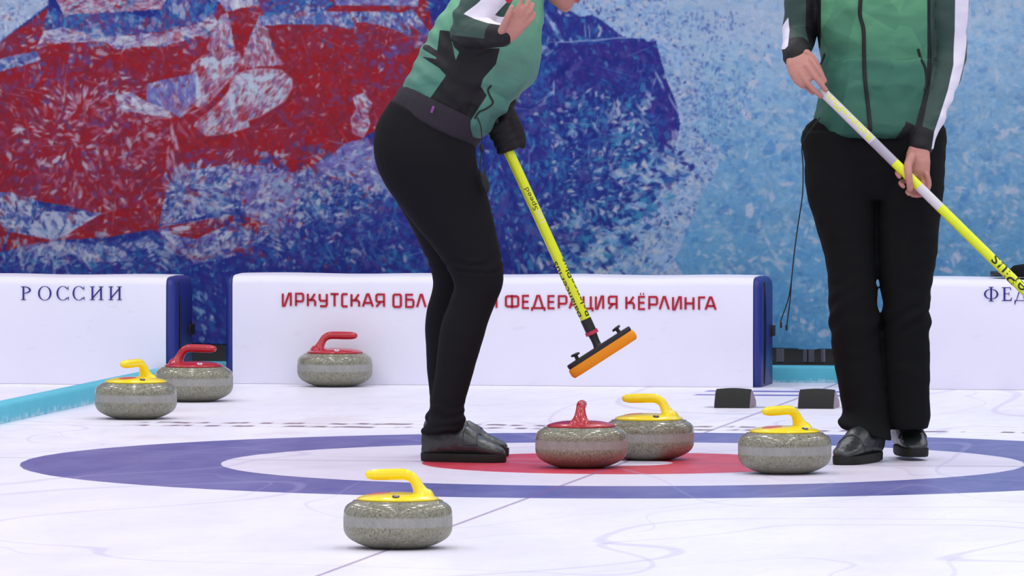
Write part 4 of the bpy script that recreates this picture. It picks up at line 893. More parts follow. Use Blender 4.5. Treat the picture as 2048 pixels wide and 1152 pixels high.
def shoe(name_root, loc, heading, pitch=0, roll=0, L=.272, strap=True, sole_h=.026):
    """world-placed shoe; x forward from the heel"""
    M = Matrix.Translation(loc) @ Matrix.Rotation(heading, 4, 'Z') @ Matrix.Rotation(pitch, 4, 'Y') @ Matrix.Rotation(roll, 4, 'X')
    def outline(x): return .047 * (1 - abs((x - .18) / .20) ** 2.6) ** .5 if x > .18 else .047 * max(1 - ((.18 - x) / .30) ** 2, .0)
    def half(x):
        t = min(max(x / L, 0), 1); e = (1 - (2 * abs(t - .5)) ** 7) ** .5 if 0 < t < 1 else 0.02
        return max((.033 + .014 * math.sin(math.pi * min(max((t - .18) / .95, 0), 1))) * max(e, .03), .002)
    b = MB(); n = 36; rings = []
    xs_ = [L * (.5 - .5 * math.cos(math.pi * i / n)) for i in range(n + 1)]
    top = [(x, half(x)) for x in xs_] + [(x, -half(x)) for x in reversed(xs_)]
    for z, k in ((.0, .94), (.004, .985), (sole_h - .004, 1.0), (sole_h, .985)): rings.append([(L / 2 + (x - L / 2) * (1 - (1 - k) * .4) , y * k, z) for x, y in top])
    b.loft(rings); b.xf(M); so = b.build('sole', MAT['sole'], sharp=45)
    rows = [(.018, .014, .058, .012), (.012, .024, .084, .028), (.012, .032, .108, .036), (.036, .037, .118, .036), (.07, .040, .120, .036), (.11, .041, .118, .036), (.135, .041, .112, .036), (.16, .041, .098, .036), (.185, .042, .084, .036), (.21, .043, .068, .036), (.235, .040, .056, .03), (.255, .031, .046, .03), (.266, .016, .036, .03)]
    b = MB(); rings = []
    sc = L / .272
    for x, hw, zt, _ in crom([np.array(r, float) for r in rows], 3):
        x *= sc; zb = sole_h - .006; zc = (zt + zb) / 2; rz = (zt - zb) / 2
        rings.append([(x, hw * math.copysign(abs(math.cos(q)) ** .7, math.cos(q)) * (1 if math.sin(q) < 0 else 1 - .30 * math.sin(q) ** 2), zc + rz * math.copysign(abs(math.sin(q)) ** .8, math.sin(q))) for q in [2 * math.pi * k / 32 for k in range(32)]])
    b.loft(rings); b.xf(M); me_ = remesh(b, .0035, 4); displace(me_, lambda p: .0016 * noise.noise(p * 28) + .0010 * noise.noise(p * 70))
    up = link('upper', me_, MAT['leather'])
    parts = [so, up]
    if strap:
        tr = surf_tree(up); b = MB(); rings = []
        for a in np.linspace(-80, 78, 23):
            row = []
            for x_, k in ((.128, .0005), (.130, .0045), (.172, .0045), (.175, .0005)):
                x_ = (x_ + .010 * abs(a) / 80) * sc; d = Vector((0.25, math.sin(math.radians(a)), math.cos(math.radians(a)))).normalized(); o0 = Vector((x_, 0, .045))
                h = tr.ray_cast(M @ (o0 + d * .15), (M.to_3x3() @ -d)); row.append((h[0] if h[0] is not None else M @ (o0 + d * .04)) + (M.to_3x3() @ d) * k)
            rings.append(row)
        b.loft(rings); parts.append(b.build('strap', MAT['leather'], bevel=.001))
    root = parts[1]
    root.name = name_root
    for p in (parts[0:1] + parts[2:]): p.parent = root
    return root
def surf_tree(o): 
    me_ = o.data; return BVHTree.FromPolygons([v.co for v in me_.vertices], [p.vertices for p in me_.polygons])
def on_surface(tree, px, py, off=.003):
    d = ray(px, py).normalized(); h = tree.ray_cast(CAM, d)
    return (h[0] - d * off) if h[0] is not None else None
def text_on_pole(txt, p0, p1, r, t0, t1, height, phi, m, name, parent):
    """letters wrapped round a pole; read from p0 to p1 between fractions t0 and t1"""
    cu = bpy.data.curves.new('t', 'FONT'); cu.body = txt; cu.resolution_u = 3; o = bpy.data.objects.new('t', cu); C.objects.link(o)
    dg = bpy.context.evaluated_depsgraph_get(); dg.update(); me_ = bpy.data.meshes.new_from_object(o.evaluated_get(dg)); bpy.data.objects.remove(o)
    bm = bmesh.new(); bm.from_mesh(me_); bmesh.ops.triangulate(bm, faces=bm.faces)
    x0 = min(v.co.x for v in bm.verts); x1 = max(v.co.x for v in bm.verts); y0 = min(v.co.y for v in bm.verts); y1 = max(v.co.y for v in bm.verts)
    for _ in range(2): bmesh.ops.subdivide_edges(bm, edges=[e for e in bm.edges if abs(e.verts[0].co.y - e.verts[1].co.y) > .12], cuts=1)
    ax = (p1 - p0); Ln = ax.length; ax = ax.normalized(); view = (p0 - CAM).normalized(); view = (view - ax * view.dot(ax)).normalized()
    up = (-view).cross(ax)
    for v in bm.verts:
        a = phi + ((v.co.y - y0) / (y1 - y0) - .5) * height / r; l = Ln * (t0 + (t1 - t0) * (v.co.x - x0) / (x1 - x0))
        v.co = p0 + ax * l + (up * math.sin(a) - view * math.cos(a)) * (r + .0006)
    bm.to_mesh(me_); bm.free(); me_.materials.clear(); o = link(name, me_, m); reparent(o, parent) ; return o
def broom(P0, P1, rad, bands, labelled, lab, headM, sleeve_t, name='curling_broom', neck=None):
    """P0 grip end, P1 where the pole meets the head; bands = (t0, t1, material)"""
    root = empty(name, P1); ax = P1 - P0
    for t0, t1, m, nm in bands:
        b = MB(); a = P0 + ax * t0; c = P0 + ax * t1; b.tube([a, c], [rad * (1.0 if nm != 'sleeve' else 1.08)] * 2, 24, 1, ends=(t0 == 0)); o = b.build(nm, m, sharp=60); reparent(o, root)
    for txt, t0, t1, h, phi, m in labelled: text_on_pole(txt, P0, P1, rad, t0, t1, h, phi, m, 'pole_lettering', root)
    # head in local axes of headM: x along, z up (towards pole), y across
    b = MB(); b.tube([headM @ Vector((0, 0, .002)), headM @ Vector((0, 0, .012)), P0 + ax * ((sleeve_t + 1) / 2), P0 + ax * (sleeve_t + .012)], [.022, .0135, .0125, .0150], 20, 3, ends=False); o = b.build('swivel_neck', MAT['plastic_black']); reparent(o, root)
    b = MB(); c = P0 + ax * (sleeve_t + .004); b.tube([c, c + ax.normalized() * .011], [rad * 1.3] * 2, 24, 1, ends=False); o = b.build('locking_ring', MAT['ring_red'], sharp=40); reparent(o, root)
    def slab(L, D, z0, z1, m, nm, rnd, taper=0, sag=0):
        b = MB(); rings = []; n = 40
        for z, k in ((z0, .90 if rnd else .97), (z0 + (z1 - z0) * .2, .98), (z0 + (z1 - z0) * .5, 1), (z0 + (z1 - z0) * .85, .985), (z1, .93 if rnd else .97)):
            pts = []
            for i in range(n):
                q = 2 * math.pi * i / n; x = math.copysign(abs(math.cos(q)) ** .45, math.cos(q)); y = math.copysign(abs(math.sin(q)) ** .6, math.sin(q))
                pts.append(headM @ Vector((x * (L / 2 - D * (1 - k)), y * D / 2 * k, z - sag * x * x)))
            rings.append(pts)
        b.loft(rings); o = b.build(nm, m, sharp=50); reparent(o, root); return o
    slab(.236, .062, -.036, -.005, MAT['pad_orange'], 'brush_pad', True)
    slab(.228, .058, -.006, .009, MAT['plastic_black'], 'head_plate', False)
    for x in (-.075, .078):
        b = MB(); b.lathe([(.001, .0), (.006, 0), (.006, .012), (.013, .013), (.015, .016), (.013, .020), (.001, .021)], 20)
        b.xf(headM @ Matrix.Translation((x, 0, .008)) @ Matrix.Rotation(.15 if x < 0 else -.1, 4, 'Y')); o = b.build('clamp_knob', MAT['plastic_black'], sharp=40); reparent(o, root)
    tag(root, lab, 'curling broom'); return root

# =================================================================== SWEEPER (seen from the side, bending forward)
PY = .20
root1 = empty('person', (W(900, 920, PY).x, PY, 0))
near_leg = [((782, 200), (948, 292), PY - .06, .105), ((758, 238), (952, 296), PY - .07, .115), ((748, 275), (953, 312), PY - .08, .12), ((748, 312), (956, 335), PY - .085, .118), ((759, 348), (966, 362), PY - .085, .11), ((783, 390), (977, 396), PY - .085, .10), ((812, 428), (986, 434), PY - .085, .094), ((845, 470), (995, 476), PY - .09, .086),
            ((876, 508), (1004, 514), PY - .095, .08), ((897, 542), (1008, 547), PY - .10, .074), ((908, 572), (1004, 578), PY - .105, .068), ((900, 600), (991, 607), PY - .11, .062), ((888, 632), (979, 637), PY - .115, .062), ((879, 664), (970, 667), PY - .12, .062), ((875, 700), (960, 702), PY - .125, .06), ((872, 732), (950, 734), PY - .13, .056), ((866, 768), (940, 770), PY - .135, .052), ((862, 798), (931, 800), PY - .14, .05), ((859, 826), (929, 826), PY - .14, .05), ((856, 842), (932, 838), PY - .14, .052), ((843, 858), (930, 850), PY - .14, .056), ((843, 870), (926, 860), PY - .14, .056)]
far_leg = [((782, 200), (948, 292), PY + .06, .105), ((752, 250), (950, 300), PY + .07, .11), ((750, 300), (952, 325), PY + .08, .11), ((760, 345), (955, 352), PY + .085, .10), ((784, 390), (950, 396), PY + .09, .095), ((812, 436), (955, 440), PY + .10, .085), ((838, 486), (955, 490), PY + .11, .078), ((857, 528), (950, 532), PY + .12, .07), ((866, 562), (945, 566), PY + .125, .062), ((862, 590), (935, 592), PY + .13, .058),
           ((853, 622), (928, 624), PY + .135, .058), ((850, 655), (925, 657), PY + .14, .06), ((852, 700), (920, 700), PY + .14, .056), ((854, 740), (914, 740), PY + .145, .05), ((858, 780), (908, 780), PY + .15, .045), ((860, 812), (912, 812), PY + .15, .045), ((850, 832), (925, 830), PY + .15, .048), ((852, 850), (925, 846), PY + .15, .046)]
torso = [((776, 225), (950, 300), PY, .165), ((790, 196), (962, 280), PY, .16), ((803, 172), (972, 262), PY, .16), ((817, 146), (1000, 222), PY, .165), ((833, 115), (1038, 194), PY, .17), ((850, 82), (1064, 166), PY, .175), ((868, 50), (1080, 116), PY, .18), ((890, 18), (1085, 58), PY, .185), ((918, -18), (1088, 8), PY, .18), ((950, -50), (1090, -30), PY, .16), ((985, -72), (1090, -55), PY, .10), ((1005, -85), (1085, -68), PY, .06)]
# --- arms (joint positions)
sh_n, el_n, wr_n = W(990, -40, PY - .15), W(934, 62, PY - .20), W(1003, 73, PY - .34)
sh_f, el_f, wr_f = W(1020, -20, PY + .17), W(1040, 108, PY + .20), W(1006, 214, PY + .07)
hn1 = W(1028, 52, PY - .36)
Pg = W(1006, 275, PY + .02)
BP0, BP1 = W(983, 228, PY + .02), W(1198, 697, PY + .02)
# --- body
b = MB()
limb(b, torso, .80); limb(b, near_leg, .80, trim=(0, 3)); limb(b, far_leg, .80, trim=(0, 4))
b.tube([W(1035, -62, PY), W(1065, -75, PY), W(1092, -80, PY)], [.062, .056, .054], 24)
Rh = (Matrix.Rotation(math.radians(90), 4, 'Z') @ Matrix.Rotation(math.radians(-52), 4, 'X').inverted()).to_4x4()
hc = W(1126, -72, PY)
fwd = Vector((.80, -.12, -.59)).normalized(); upv = Vector((.55, 0, .83)); rt_ = fwd.cross(upv).normalized(); upv = rt_.cross(fwd).normalized()
Rh = Matrix((( rt_.x, -fwd.x, upv.x, 0), (rt_.y, -fwd.y, upv.y, 0), (rt_.z, -fwd.z, upv.z, 0), (0, 0, 0, 1)))
head(b, hc, Rh)
b.tube([sh_n, el_n], [.042, .034], 16); b.tube([el_n, wr_n], [.036, .024], 16)
b.tube([sh_f, el_f], [.042, .036], 16); b.tube([el_f, wr_f], [.036, .024], 16)
# near hand: open, relaxed, fingers pointing up and right
q_ = lambda x, y, dy=0: W(x, y, PY - .36 + dy)
b.loft([ring((x0, y0), (x1, y1), PY - .355 + k, r_) for (x0, y0, x1, y1, k, r_) in ((992, 62, 1008, 92, .015, .020), (1000, 52, 1018, 88, .008, .019), (1008, 38, 1030, 80, 0, .017), (1016, 28, 1042, 70, -.004, .015), (1024, 22, 1050, 58, -.006, .013), (1028, 20, 1052, 52, -.006, .010))])
finger(b, [q_(1030, 30), q_(1037, 16), q_(1042, 6), q_(1044, -3)], .0095, .0072)
finger(b, [q_(1038, 36, -.006), q_(1048, 20, -.012), q_(1055, 9, -.012), q_(1058, 0, -.008)], .0095, .0072)
finger(b, [q_(1045, 44, -.004), q_(1056, 28, -.012), q_(1063, 18, -.010), q_(1066, 9, -.004)], .0092, .007)
finger(b, [q_(1048, 54, 0), q_(1059, 43, -.006), q_(1066, 35, -.004), q_(1069, 28, 0)], .0085, .0064)
finger(b, [q_(1003, 62, -.01), q_(1012, 42, -.022), q_(1018, 28, -.026), q_(1024, 14, -.022)], .0125, .0085)
# far hand inside the glove
axp = (BP1 - BP0).normalized()
grip(b, Pg, axp, Vector((.75, -.35, .25)), wr_f, .0150, fr=.0078, spread=.019, arc_=230)
body = link('body', remesh(b, .0045, 2), MAT['skin']); reparent(body, root1)
face_parts(hc, Rh, root1, ponytail=True)
# --- leggings
b = MB(); limb(b, near_leg, 1.0); limb(b, far_leg, 1.0)
b.loft([ring(A, B, Y, r) for A, B, Y, r in [((780, 204), (948, 294), PY, .155), ((758, 240), (950, 300), PY, .165), ((749, 278), (952, 315), PY, .168), ((750, 315), (950, 335), PY, .16), ((766, 350), (935, 360), PY, .12)]])
me_ = remesh(b, .005, 5)
def wr_leg(p):
    k = .0012 * noise.noise(Vector((p.x * 9, p.y * 9, p.z * 26))); z = p.z
    for zc, wd, am in ((.60, .03, .0022), (.10, .04, .0018), (.155, .03, .0012)):
        k += am * math.exp(-((z - zc) / wd) ** 2) * math.sin(z * 210 + 6 * noise.noise(p * 14))
    return k
displace(me_, wr_leg); leg1 = link('leggings', me_, MAT['legging']); reparent(leg1, root1); leg1['label'] = 'tight black leggings'
# --- grey hem band under the jacket
b = MB(); b.loft([ring(A, B, PY, r) for A, B, r in [((777, 212), (946, 304), .165), ((783, 204), (953, 297), .178), ((796, 180), (972, 262), .182), ((806, 168), (976, 250), .176)]]); o = link('hem_band', remesh(b, .004, 2), MAT['grey_band']); reparent(o, root1); o['label'] = 'dark grey knitted hem band'
# --- jacket
b = MB()
limb(b, torso[2:11], 1.0)
b.loft([ring(A, B, PY - .01, r) for A, B, r in [((905, 252), (962, 281), .10), ((912, 236), (976, 264), .125), ((918, 214), (992, 238), .14), ((925, 190), (1014, 222), .15), ((935, 160), (1022, 204), .145)]])
b.tube([sh_n + Vector((0, .04, 0)), sh_n, (sh_n + el_n) / 2, el_n, (el_n + wr_n) / 2, wr_n], [.062, .066, .060, .052, .044, .036], 24)
b.tube([sh_f, (sh_f + el_f) / 2, el_f, (el_f + wr_f) / 2, wr_f], [.066, .058, .052, .044, .036], 24)
b.tube([W(1040, -62, PY), W(1066, -74, PY), W(1092, -62, PY)], [.078, .070, .068], 24)
me_ = remesh(b, .005, 4)
def orthpx(me_):
    p, n_ = arr(me_); s_ = F / (PY - CY); return 1024 + (p[:, 0] - CX) * s_, 576 - (p[:, 2] - W(1024, 576, PY).z) * s_, p[:, 1], p, n_
def wr_jacket(p):
    q = Vector((p.x * 7 + p.z * 5, p.y * 6, p.z * 14 - p.x * 12)); k = .008 * noise.noise(q) + .004 * noise.noise(p * 22) + .009 * (.35 - abs(noise.noise(Vector((p.x * 5 + p.z * 9, p.y * 5, p.z * 7 - p.x * 4)))))
    bx = (p.x - W(860, 120, PY).x); k += .006 * math.exp(-((bx) / .09) ** 2) * math.sin((p.z * 1.6 + p.x * .9) * 66 + 5 * noise.noise(p * 5)) * (.5 + noise.noise(p * 9))
    return k
displace(me_, wr_jacket)
ox, oy, oY, pp, nn_ = orthpx(me_)
def segd(p, a, c):
    a = np.array(a); c = np.array(c); e = c - a; t = np.clip(((p - a) @ e) / (e @ e), 0, 1); return np.linalg.norm(p - (a + t[:, None] * e), axis=1), t
d1, t1 = segd(pp, sh_n, el_n); d2, t2 = segd(pp, el_n, wr_n); d3, t3 = segd(pp, sh_f, el_f); d4, t4 = segd(pp, el_f, wr_f)
fold = np.abs(pp[:, 1] - PY)
arm_n = np.minimum(d1 - .078, d2 - .064); arm_n = np.where(pp[:, 1] < PY - .11, arm_n, np.maximum(arm_n, .02 + 0 * arm_n)); arm_f = np.where(pp[:, 1] > PY + .10, np.minimum(d3 - .075, d4 - .062), .05)
panel = sdpoly(ox, oy, [(856, 203), (893, 150), (872, 128), (880, 60), (900, 62), (912, 120), (922, 98), (1000, 96), (992, 128), (967, 156), (962, 172), (974, 190), (938, 246), (910, 244)]) * .0015
panel = np.where(fold > .045, panel, -.01)
cuff = np.maximum((t2 - .80) * .2, -1) ; cuff = np.where((d2 < .07) & (t2 > .5) & (oY < PY - .2), cuff, -.01); cuff2 = np.where((d4 < .07), (t4 - .86) * .2, -.01)
under = sdpoly(ox, oy, [(905, 70), (960, 76), (1005, 80), (1005, 110), (900, 110)]) * .0015; under = np.where(arm_n < 0, under, -.01)
collar = (pp @ np.array([.8, 0, .6])) - (W(1050, -66, PY) @ Vector((.8, 0, .6)))
black = np.maximum.reduce([panel, cuff, cuff2, under, np.clip(collar, -.01, .01)])
for poly in ([(845, 88), (858, 90), (900, 118), (905, 132), (893, 126), (846, 98)], [(842, 112), (885, 120), (903, 148), (896, 146)]):
    black = np.maximum(black, np.where(fold > .03, sdpoly(ox, oy, poly) * .0015, -.01))
white = sdpoly(ox, oy, [(928, 28), (955, 8), (975, -12), (1000, -40), (1040, -30), (1016, 2), (990, 30), (1000, 34), (1022, 34), (1018, 46), (1000, 50), (975, 46), (950, 38)]) * .0015; white = np.where(arm_n < .006, white, -.01)
redm = sdpoly(ox, oy, [(1005, -6), (1036, -22), (1030, -2), (1016, 8)]) * .0015; redm = np.where(arm_n < .006, redm, -.01)
for k_, v_ in (('black', black), ('white', white), ('dark', -np.minimum(arm_n, arm_f)), ('red', redm)): fattr(me_, k_, np.clip(v_, -.02, .02))
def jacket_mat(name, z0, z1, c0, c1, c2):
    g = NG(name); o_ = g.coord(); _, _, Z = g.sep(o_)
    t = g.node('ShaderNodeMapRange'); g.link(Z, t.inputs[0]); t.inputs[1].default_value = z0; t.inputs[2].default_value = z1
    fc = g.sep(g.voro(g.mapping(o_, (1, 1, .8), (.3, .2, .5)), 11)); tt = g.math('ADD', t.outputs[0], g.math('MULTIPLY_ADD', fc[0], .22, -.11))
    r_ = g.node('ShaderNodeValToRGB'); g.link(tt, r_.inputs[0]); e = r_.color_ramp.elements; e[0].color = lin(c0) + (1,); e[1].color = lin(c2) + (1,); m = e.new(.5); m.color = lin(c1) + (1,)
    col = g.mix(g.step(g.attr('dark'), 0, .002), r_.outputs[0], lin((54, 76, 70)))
    col = g.mix(g.step(g.attr('black'), 0, .002), col, lin((24, 24, 28)))
    col = g.mix(g.step(g.attr('white'), 0, .002), col, lin((226, 222, 236)))
    col = g.mix(g.step(g.attr('red'), 0, .002), col, lin((196, 40, 62)))
    g.bump(g.noise(g.mapping(o_, (1, 1, 1.7), (0, .5, 0)), 6, 2, .45, .8), .5, .03)
    return g.out(col, .62, .3)
zz = lambda y: W(1024, y, PY).z
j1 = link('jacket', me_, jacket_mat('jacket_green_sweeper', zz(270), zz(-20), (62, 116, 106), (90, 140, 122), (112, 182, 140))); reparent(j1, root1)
j1['label'] = 'green zip jacket with black side panels and a white sleeve stripe'
tr1 = surf_tree(j1)
# cords at the hem
b = MB(); pts = [on_surface(tr1, *p) for p in ((982, 172), (976, 180), (980, 192), (986, 206), (972, 218), (958, 224), (950, 236))]; b.tube([p for p in pts if p], .0028, 8, 4); o = b.build('pocket_cord', MAT['cord']); reparent(o, root1)
yc = (on_surface(tr1, 955, 240) or W(955, 240, PY - .1)).y
for a_, c_ in (((956, 236), (963, 262)), ):
    b = MB(); b.tube([W(955, 236, yc), W(962, 255, yc), W(964, 290, yc), W(961, 320, yc), W(959, 345, yc)], .0018, 8); b.tube([W(964, 290, yc), W(967, 320, yc + .005), W(970, 350, yc + .005)], .0016, 8); b.tube([W(963, 292, yc), W(964, 300, yc)], .006, 10)
    o = b.build('draw_cord', MAT['cord']); reparent(o, root1)
b = MB(); b.loft([ring((x0, y0), (x1, y1), yc, .012) for x0, y0, x1, y1 in ((958, 343, 964, 343), (957, 352, 973, 352), (960, 366, 978, 364), (966, 378, 979, 376), (970, 386, 976, 386))]); o = b.build('cord_pouch', MAT['cord']); reparent(o, root1)
b = MB(); p_ = W(865, 219, PY - .186); b.box((-.004, -.002, -.011), (.004, .002, .011)); b.xf(Matrix.Translation(p_ + Vector((0, -.004, 0))) @ Matrix.Rotation(.35, 4, 'Y')); o = b.build('label_tab', mat('purple_tab', (130, 60, 140), .6), bevel=.001); reparent(o, root1); o['label'] = 'small purple tab'
# --- glove
b = MB(); grip(b, Pg, axp, Vector((.75, -.35, .25)), wr_f, .0160, fr=.0130, spread=.0245, arc_=245, palm=.046)
b.tube([wr_f + (Pg - wr_f) * .55, wr_f, wr_f + (el_f - wr_f) * .12], [.036, .033, .036], 20)
me_ = remesh(b, .004, 8, .6); displace(me_, lambda p: .003 * noise.noise(p * 26)); o = link('glove', me_, MAT['glove']); reparent(o, root1); o['label'] = 'black sports glove gripping the broom'
# --- shoes
ga = G(842, 923); s1 = shoe('shoe', Vector((ga.x, ga.y + .030, 0)), math.radians(-19), L=.274); reparent(s1, root1)
gb_ = G(1018, 912.5); hd = math.radians(-10); s2 = shoe('shoe', Vector((gb_.x, gb_.y, 0)) - Vector((math.cos(hd), math.sin(hd), 0)) * .275, hd, L=.275); reparent(s2, root1)
tag(root1, 'person in green jacket and black leggings bending forward in profile over a broom', 'person')

# --- his broom
e1 = (W(1262, 659, PY) - W(1133, 742, PY)).normalized(); hm = W(1199, 697, PY + .02)
ey = Vector((0, 1, 0)); ez = e1.cross(ey).normalized(); 
if ez.z < 0: ez = -ez
ey = ez.cross(e1)
HM = Matrix(((e1.x, ey.x, ez.x, hm.x), (e1.y, ey.y, ez.y, hm.y), (e1.z, ey.z, ez.z, hm.z), (0, 0, 0, 1)))
tf = lambda y: (y - 228) / (697 - 228)
broom(BP0, BP1, .0158, [(0, tf(290), MAT['pole_black'], 'grip'), (tf(290), tf(638), MAT['pole_yellow'], 'pole'), (tf(638), tf(662), MAT['pole_black'], 'sleeve')],
      [], 'yellow-poled curling broom with an orange pad, held above the ice by the bending player', HM, tf(660))
br1 = [o for o in bpy.data.objects if o.name.startswith('curling_broom')][0]
up0, up1 = BP1, BP0                                   # lettering reads towards the grip
tg = lambda y: 1 - tf(y)
text_on_pole('Speed', up0, up1, .0158, tg(420), tg(376), .020, -.25, MAT['ink_black'], 'pole_lettering', br1)
text_on_pole('Lite', up0, up1, .0158, tg(446), tg(422), .020, -.25, MAT['ink_white'], 'pole_lettering', br1)
text_on_pole('BalancePlus', up0, up1, .0158, tg(634), tg(520), .024, -1.1, MAT['ink_black'], 'pole_lettering', br1)
text_on_pole('BalancePlus', up0, up1, .0158, tg(630), tg(520), .022, 1.1, MAT['ink_black'], 'pole_lettering', br1)

# =================================================================== STANDING PLAYER (front view)
QY = .12
root2 = empty('person', (W(1755, 925, QY).x, QY, 0))
legL = [((1604, 262), (1760, 262), QY, .125), ((1602, 285), (1764, 285), QY, .125), ((1608, 318), (1766, 318), QY, .125), ((1609, 360), (1762, 360), QY, .12), ((1615, 400), (1754, 400), QY, .112), ((1632, 453), (1751, 453), QY - .005, .105), ((1650, 510), (1751, 510), QY - .01, .098), ((1655, 560), (1753, 560), QY - .015, .092), ((1656, 600), (1756, 600), QY - .02, .088), ((1658, 640), (1759, 640), QY - .02, .084), ((1664, 700), (1763, 700), QY - .01, .08), ((1672, 750), (1767, 750), QY - .005, .08), ((1680, 800), (1771, 800), QY, .082), ((1684, 828), (1776, 846), QY, .088), ((1675, 843), (1781, 868), QY - .03, .105), ((1682, 853), (1783, 882), QY - .035, .105)]
legR = [((1748, 262), (1893, 258), QY, .125), ((1748, 285), (1893, 285), QY, .125), ((1746, 318), (1892, 318), QY, .125), ((1750, 360), (1889, 360), QY, .12), ((1752, 400), (1884, 400), QY, .112), ((1752, 453), (1878, 453), QY, .102), ((1753, 510), (1873, 510), QY, .095), ((1758, 560), (1866, 560), QY, .088), ((1763, 600), (1861, 600), QY, .084), ((1764, 640), (1860, 640), QY + .0, .082), ((1764, 700), (1860, 700), QY + .01, .08), ((1765, 750), (1861, 750), QY + .02, .08), ((1768, 800), (1861, 800), QY + .03, .08), ((1772, 840), (1859, 840), QY + .03, .082), ((1776, 856), (1856, 858), QY + .03, .078)]
tors = [((1618, 262), (1876, 262), QY, .125), ((1630, 235), (1868, 240), QY, .125), ((1640, 190), (1858, 190), QY, .125), ((1644, 140), (1866, 140), QY, .125), ((1640, 90), (1868, 90), QY, .13), ((1632, 40), (1868, 40), QY, .135), ((1622, -10), (1876, -10), QY, .135), ((1618, -50), (1884, -50), QY + .01, .125), ((1630, -80), (1874, -80), QY + .015, .10), ((1672, -100), (1834, -100), QY + .02, .075), ((1712, -110), (1792, -110), QY + .02, .06)]
shA, elA, wrA = W(1614, -60, QY), W(1597, 68, QY + .02), W(1594, 118, QY - .14)
shB, elB, wrB = W(1892, -60, QY), W(1893, 112, QY + .03), W(1840, 298, QY - .13)
P2a, P2b = W(1646, 184, QY - .19), W(2196, 726, QY - .24)
ax2 = (P2b - P2a).normalized()
def onpole(x): return P2a + (P2b - P2a) * ((x - 1646) / (2196 - 1646))
b = MB(); limb(b, tors, .82); limb(b, legL, .76, trim=(0, 3)); limb(b, legR, .76, trim=(0, 3))
b.tube([W(1752, -100, QY + .02), W(1752, -128, QY + .015), W(1752, -150, QY)], [.062, .056, .054], 24)
hc2 = W(1750, -215, QY - .02); a_ = math.radians(12)
Rh2 = Matrix.Rotation(.12, 4, 'Z') @ Matrix.Rotation(a_, 4, 'X'); head(b, hc2, Rh2)
b.tube([shA, elA], [.044, .038], 16); b.tube([elA, wrA], [.038, .026], 16); b.tube([shB, elB], [.044, .038], 16); b.tube([elB, wrB], [.038, .026], 16)
# her right hand (left in the picture): back of the hand to the camera, fingers running down the pole end
q2 = lambda x, y, d=0: W(x, y, QY - .20 + d)
b.loft([ring(A, B, QY - .20 + k, r_) for A, B, k, r_ in (((1572, 116), (1612, 98), .045, .020), ((1572, 130), (1618, 106), .03, .020), ((1578, 150), (1625, 118), .012, .019), ((1588, 166), (1630, 132), 0, .017), ((1598, 174), (1634, 144), -.006, .014), ((1604, 178), (1636, 150), -.006, .010))])
finger(b, [q2(1622, 120, .004), q2(1632, 134, -.006), q2(1642, 148, -.010), q2(1650, 162, -.010)], .0096, .0072)
finger(b, [q2(1614, 132, -.006), q2(1626, 149, -.016), q2(1640, 166, -.018), q2(1652, 180, -.014)], .0100, .0076)
finger(b, [q2(1601, 146, -.004), q2(1613, 164, -.016), q2(1628, 180, -.016), q2(1642, 193, -.006)], .0098, .0074)
finger(b, [q2(1592, 152, .016), q2(1602, 164, .016), q2(1614, 176, .020), q2(1626, 186, .024)], .0088, .0068)
finger(b, [q2(1614, 106, .026), q2(1626, 118, .026), q2(1636, 134, .022), q2(1644, 150, .020)], .0120, .0084)
# her left hand: palm over the pole, fingers wrapped round from behind, thumb down the front
PB = onpole(1822)
b.loft([ring(A, B, QY - .145 + k, r_) for A, B, k, r_ in (((1818, 292), (1858, 294), .01, .020), ((1813, 305), (1860, 308), 0, .020), ((1810, 322), (1861, 324), -.012, .020), ((1812, 340), (1860, 342), -.018, .018), ((1822, 356), (1860, 358), -.012, .014), ((1832, 364), (1858, 366), -.006, .010))])
q3 = lambda x, y, d=0: W(x, y, QY - .19 + d)
finger(b, [q3(1824, 312, .01), q3(1816, 330, -.018), q3(1817, 348, -.038), q3(1819, 364, -.041), q3(1820, 378, -.036)], .0145, .0098)        # thumb / index over the front
finger(b, [q3(1830, 326, .04), q3(1812, 336, .010), q3(1800, 341, .008), q3(1794, 346, -.006), q3(1799, 354, -.020)], .0092, .0070)
finger(b, [q3(1838, 340, .045), q3(1822, 356, .012), q3(1808, 362, .010), q3(1801, 366, -.004), q3(1807, 373, -.018)], .0094, .0072)
finger(b, [q3(1850, 352, .03), q3(1842, 372, .012), q3(1828, 380, .010), q3(1815, 382, -.004), q3(1818, 388, -.016)], .0094, .0072)
finger(b, [q3(1854, 350, .01), q3(1858, 370, .012), q3(1850, 386, .012), q3(1836, 391, .008), q3(1824, 390, .004)], .0090, .0070)
body2 = link('body', remesh(b, .0034, 1), MAT['skin']); reparent(body2, root2); face_parts(hc2, Rh2, root2, ponytail=True)
# --- trousers
b = MB(); limb(b, legL); limb(b, legR)
b.loft([ring(A, B, QY, r) for A, B, r in [((1634, 232), (1872, 236), .11), ((1612, 250), (1888, 250), .118), ((1603, 268), (1893, 268), .124), ((1600, 282), (1894, 285), .130), ((1609, 310), (1892, 318), .135), ((1614, 345), (1888, 350), .12), ((1622, 372), (1878, 378), .10), ((1650, 396), (1850, 400), .08)]])
me_ = remesh(b, .005, 5)
def wr_tr(p):
    z = p.z; k = .004 * noise.noise(Vector((p.x * 8, p.y * 8, p.z * 7))) + .0025 * noise.noise(Vector((p.x * 20, p.y * 20, p.z * 34)))
    k += .012 * (.3 - abs(noise.noise(Vector((p.x * 6 + z * 4, p.y * 6, z * 8))))) * min(1, max(.25, 1.2 - abs(z - .12) * 4)); k += .004 * math.exp(-((z - .44) / .08) ** 2) * math.sin(z * 90 - p.x * 50 + 6 * noise.noise(p * 7))
    return k
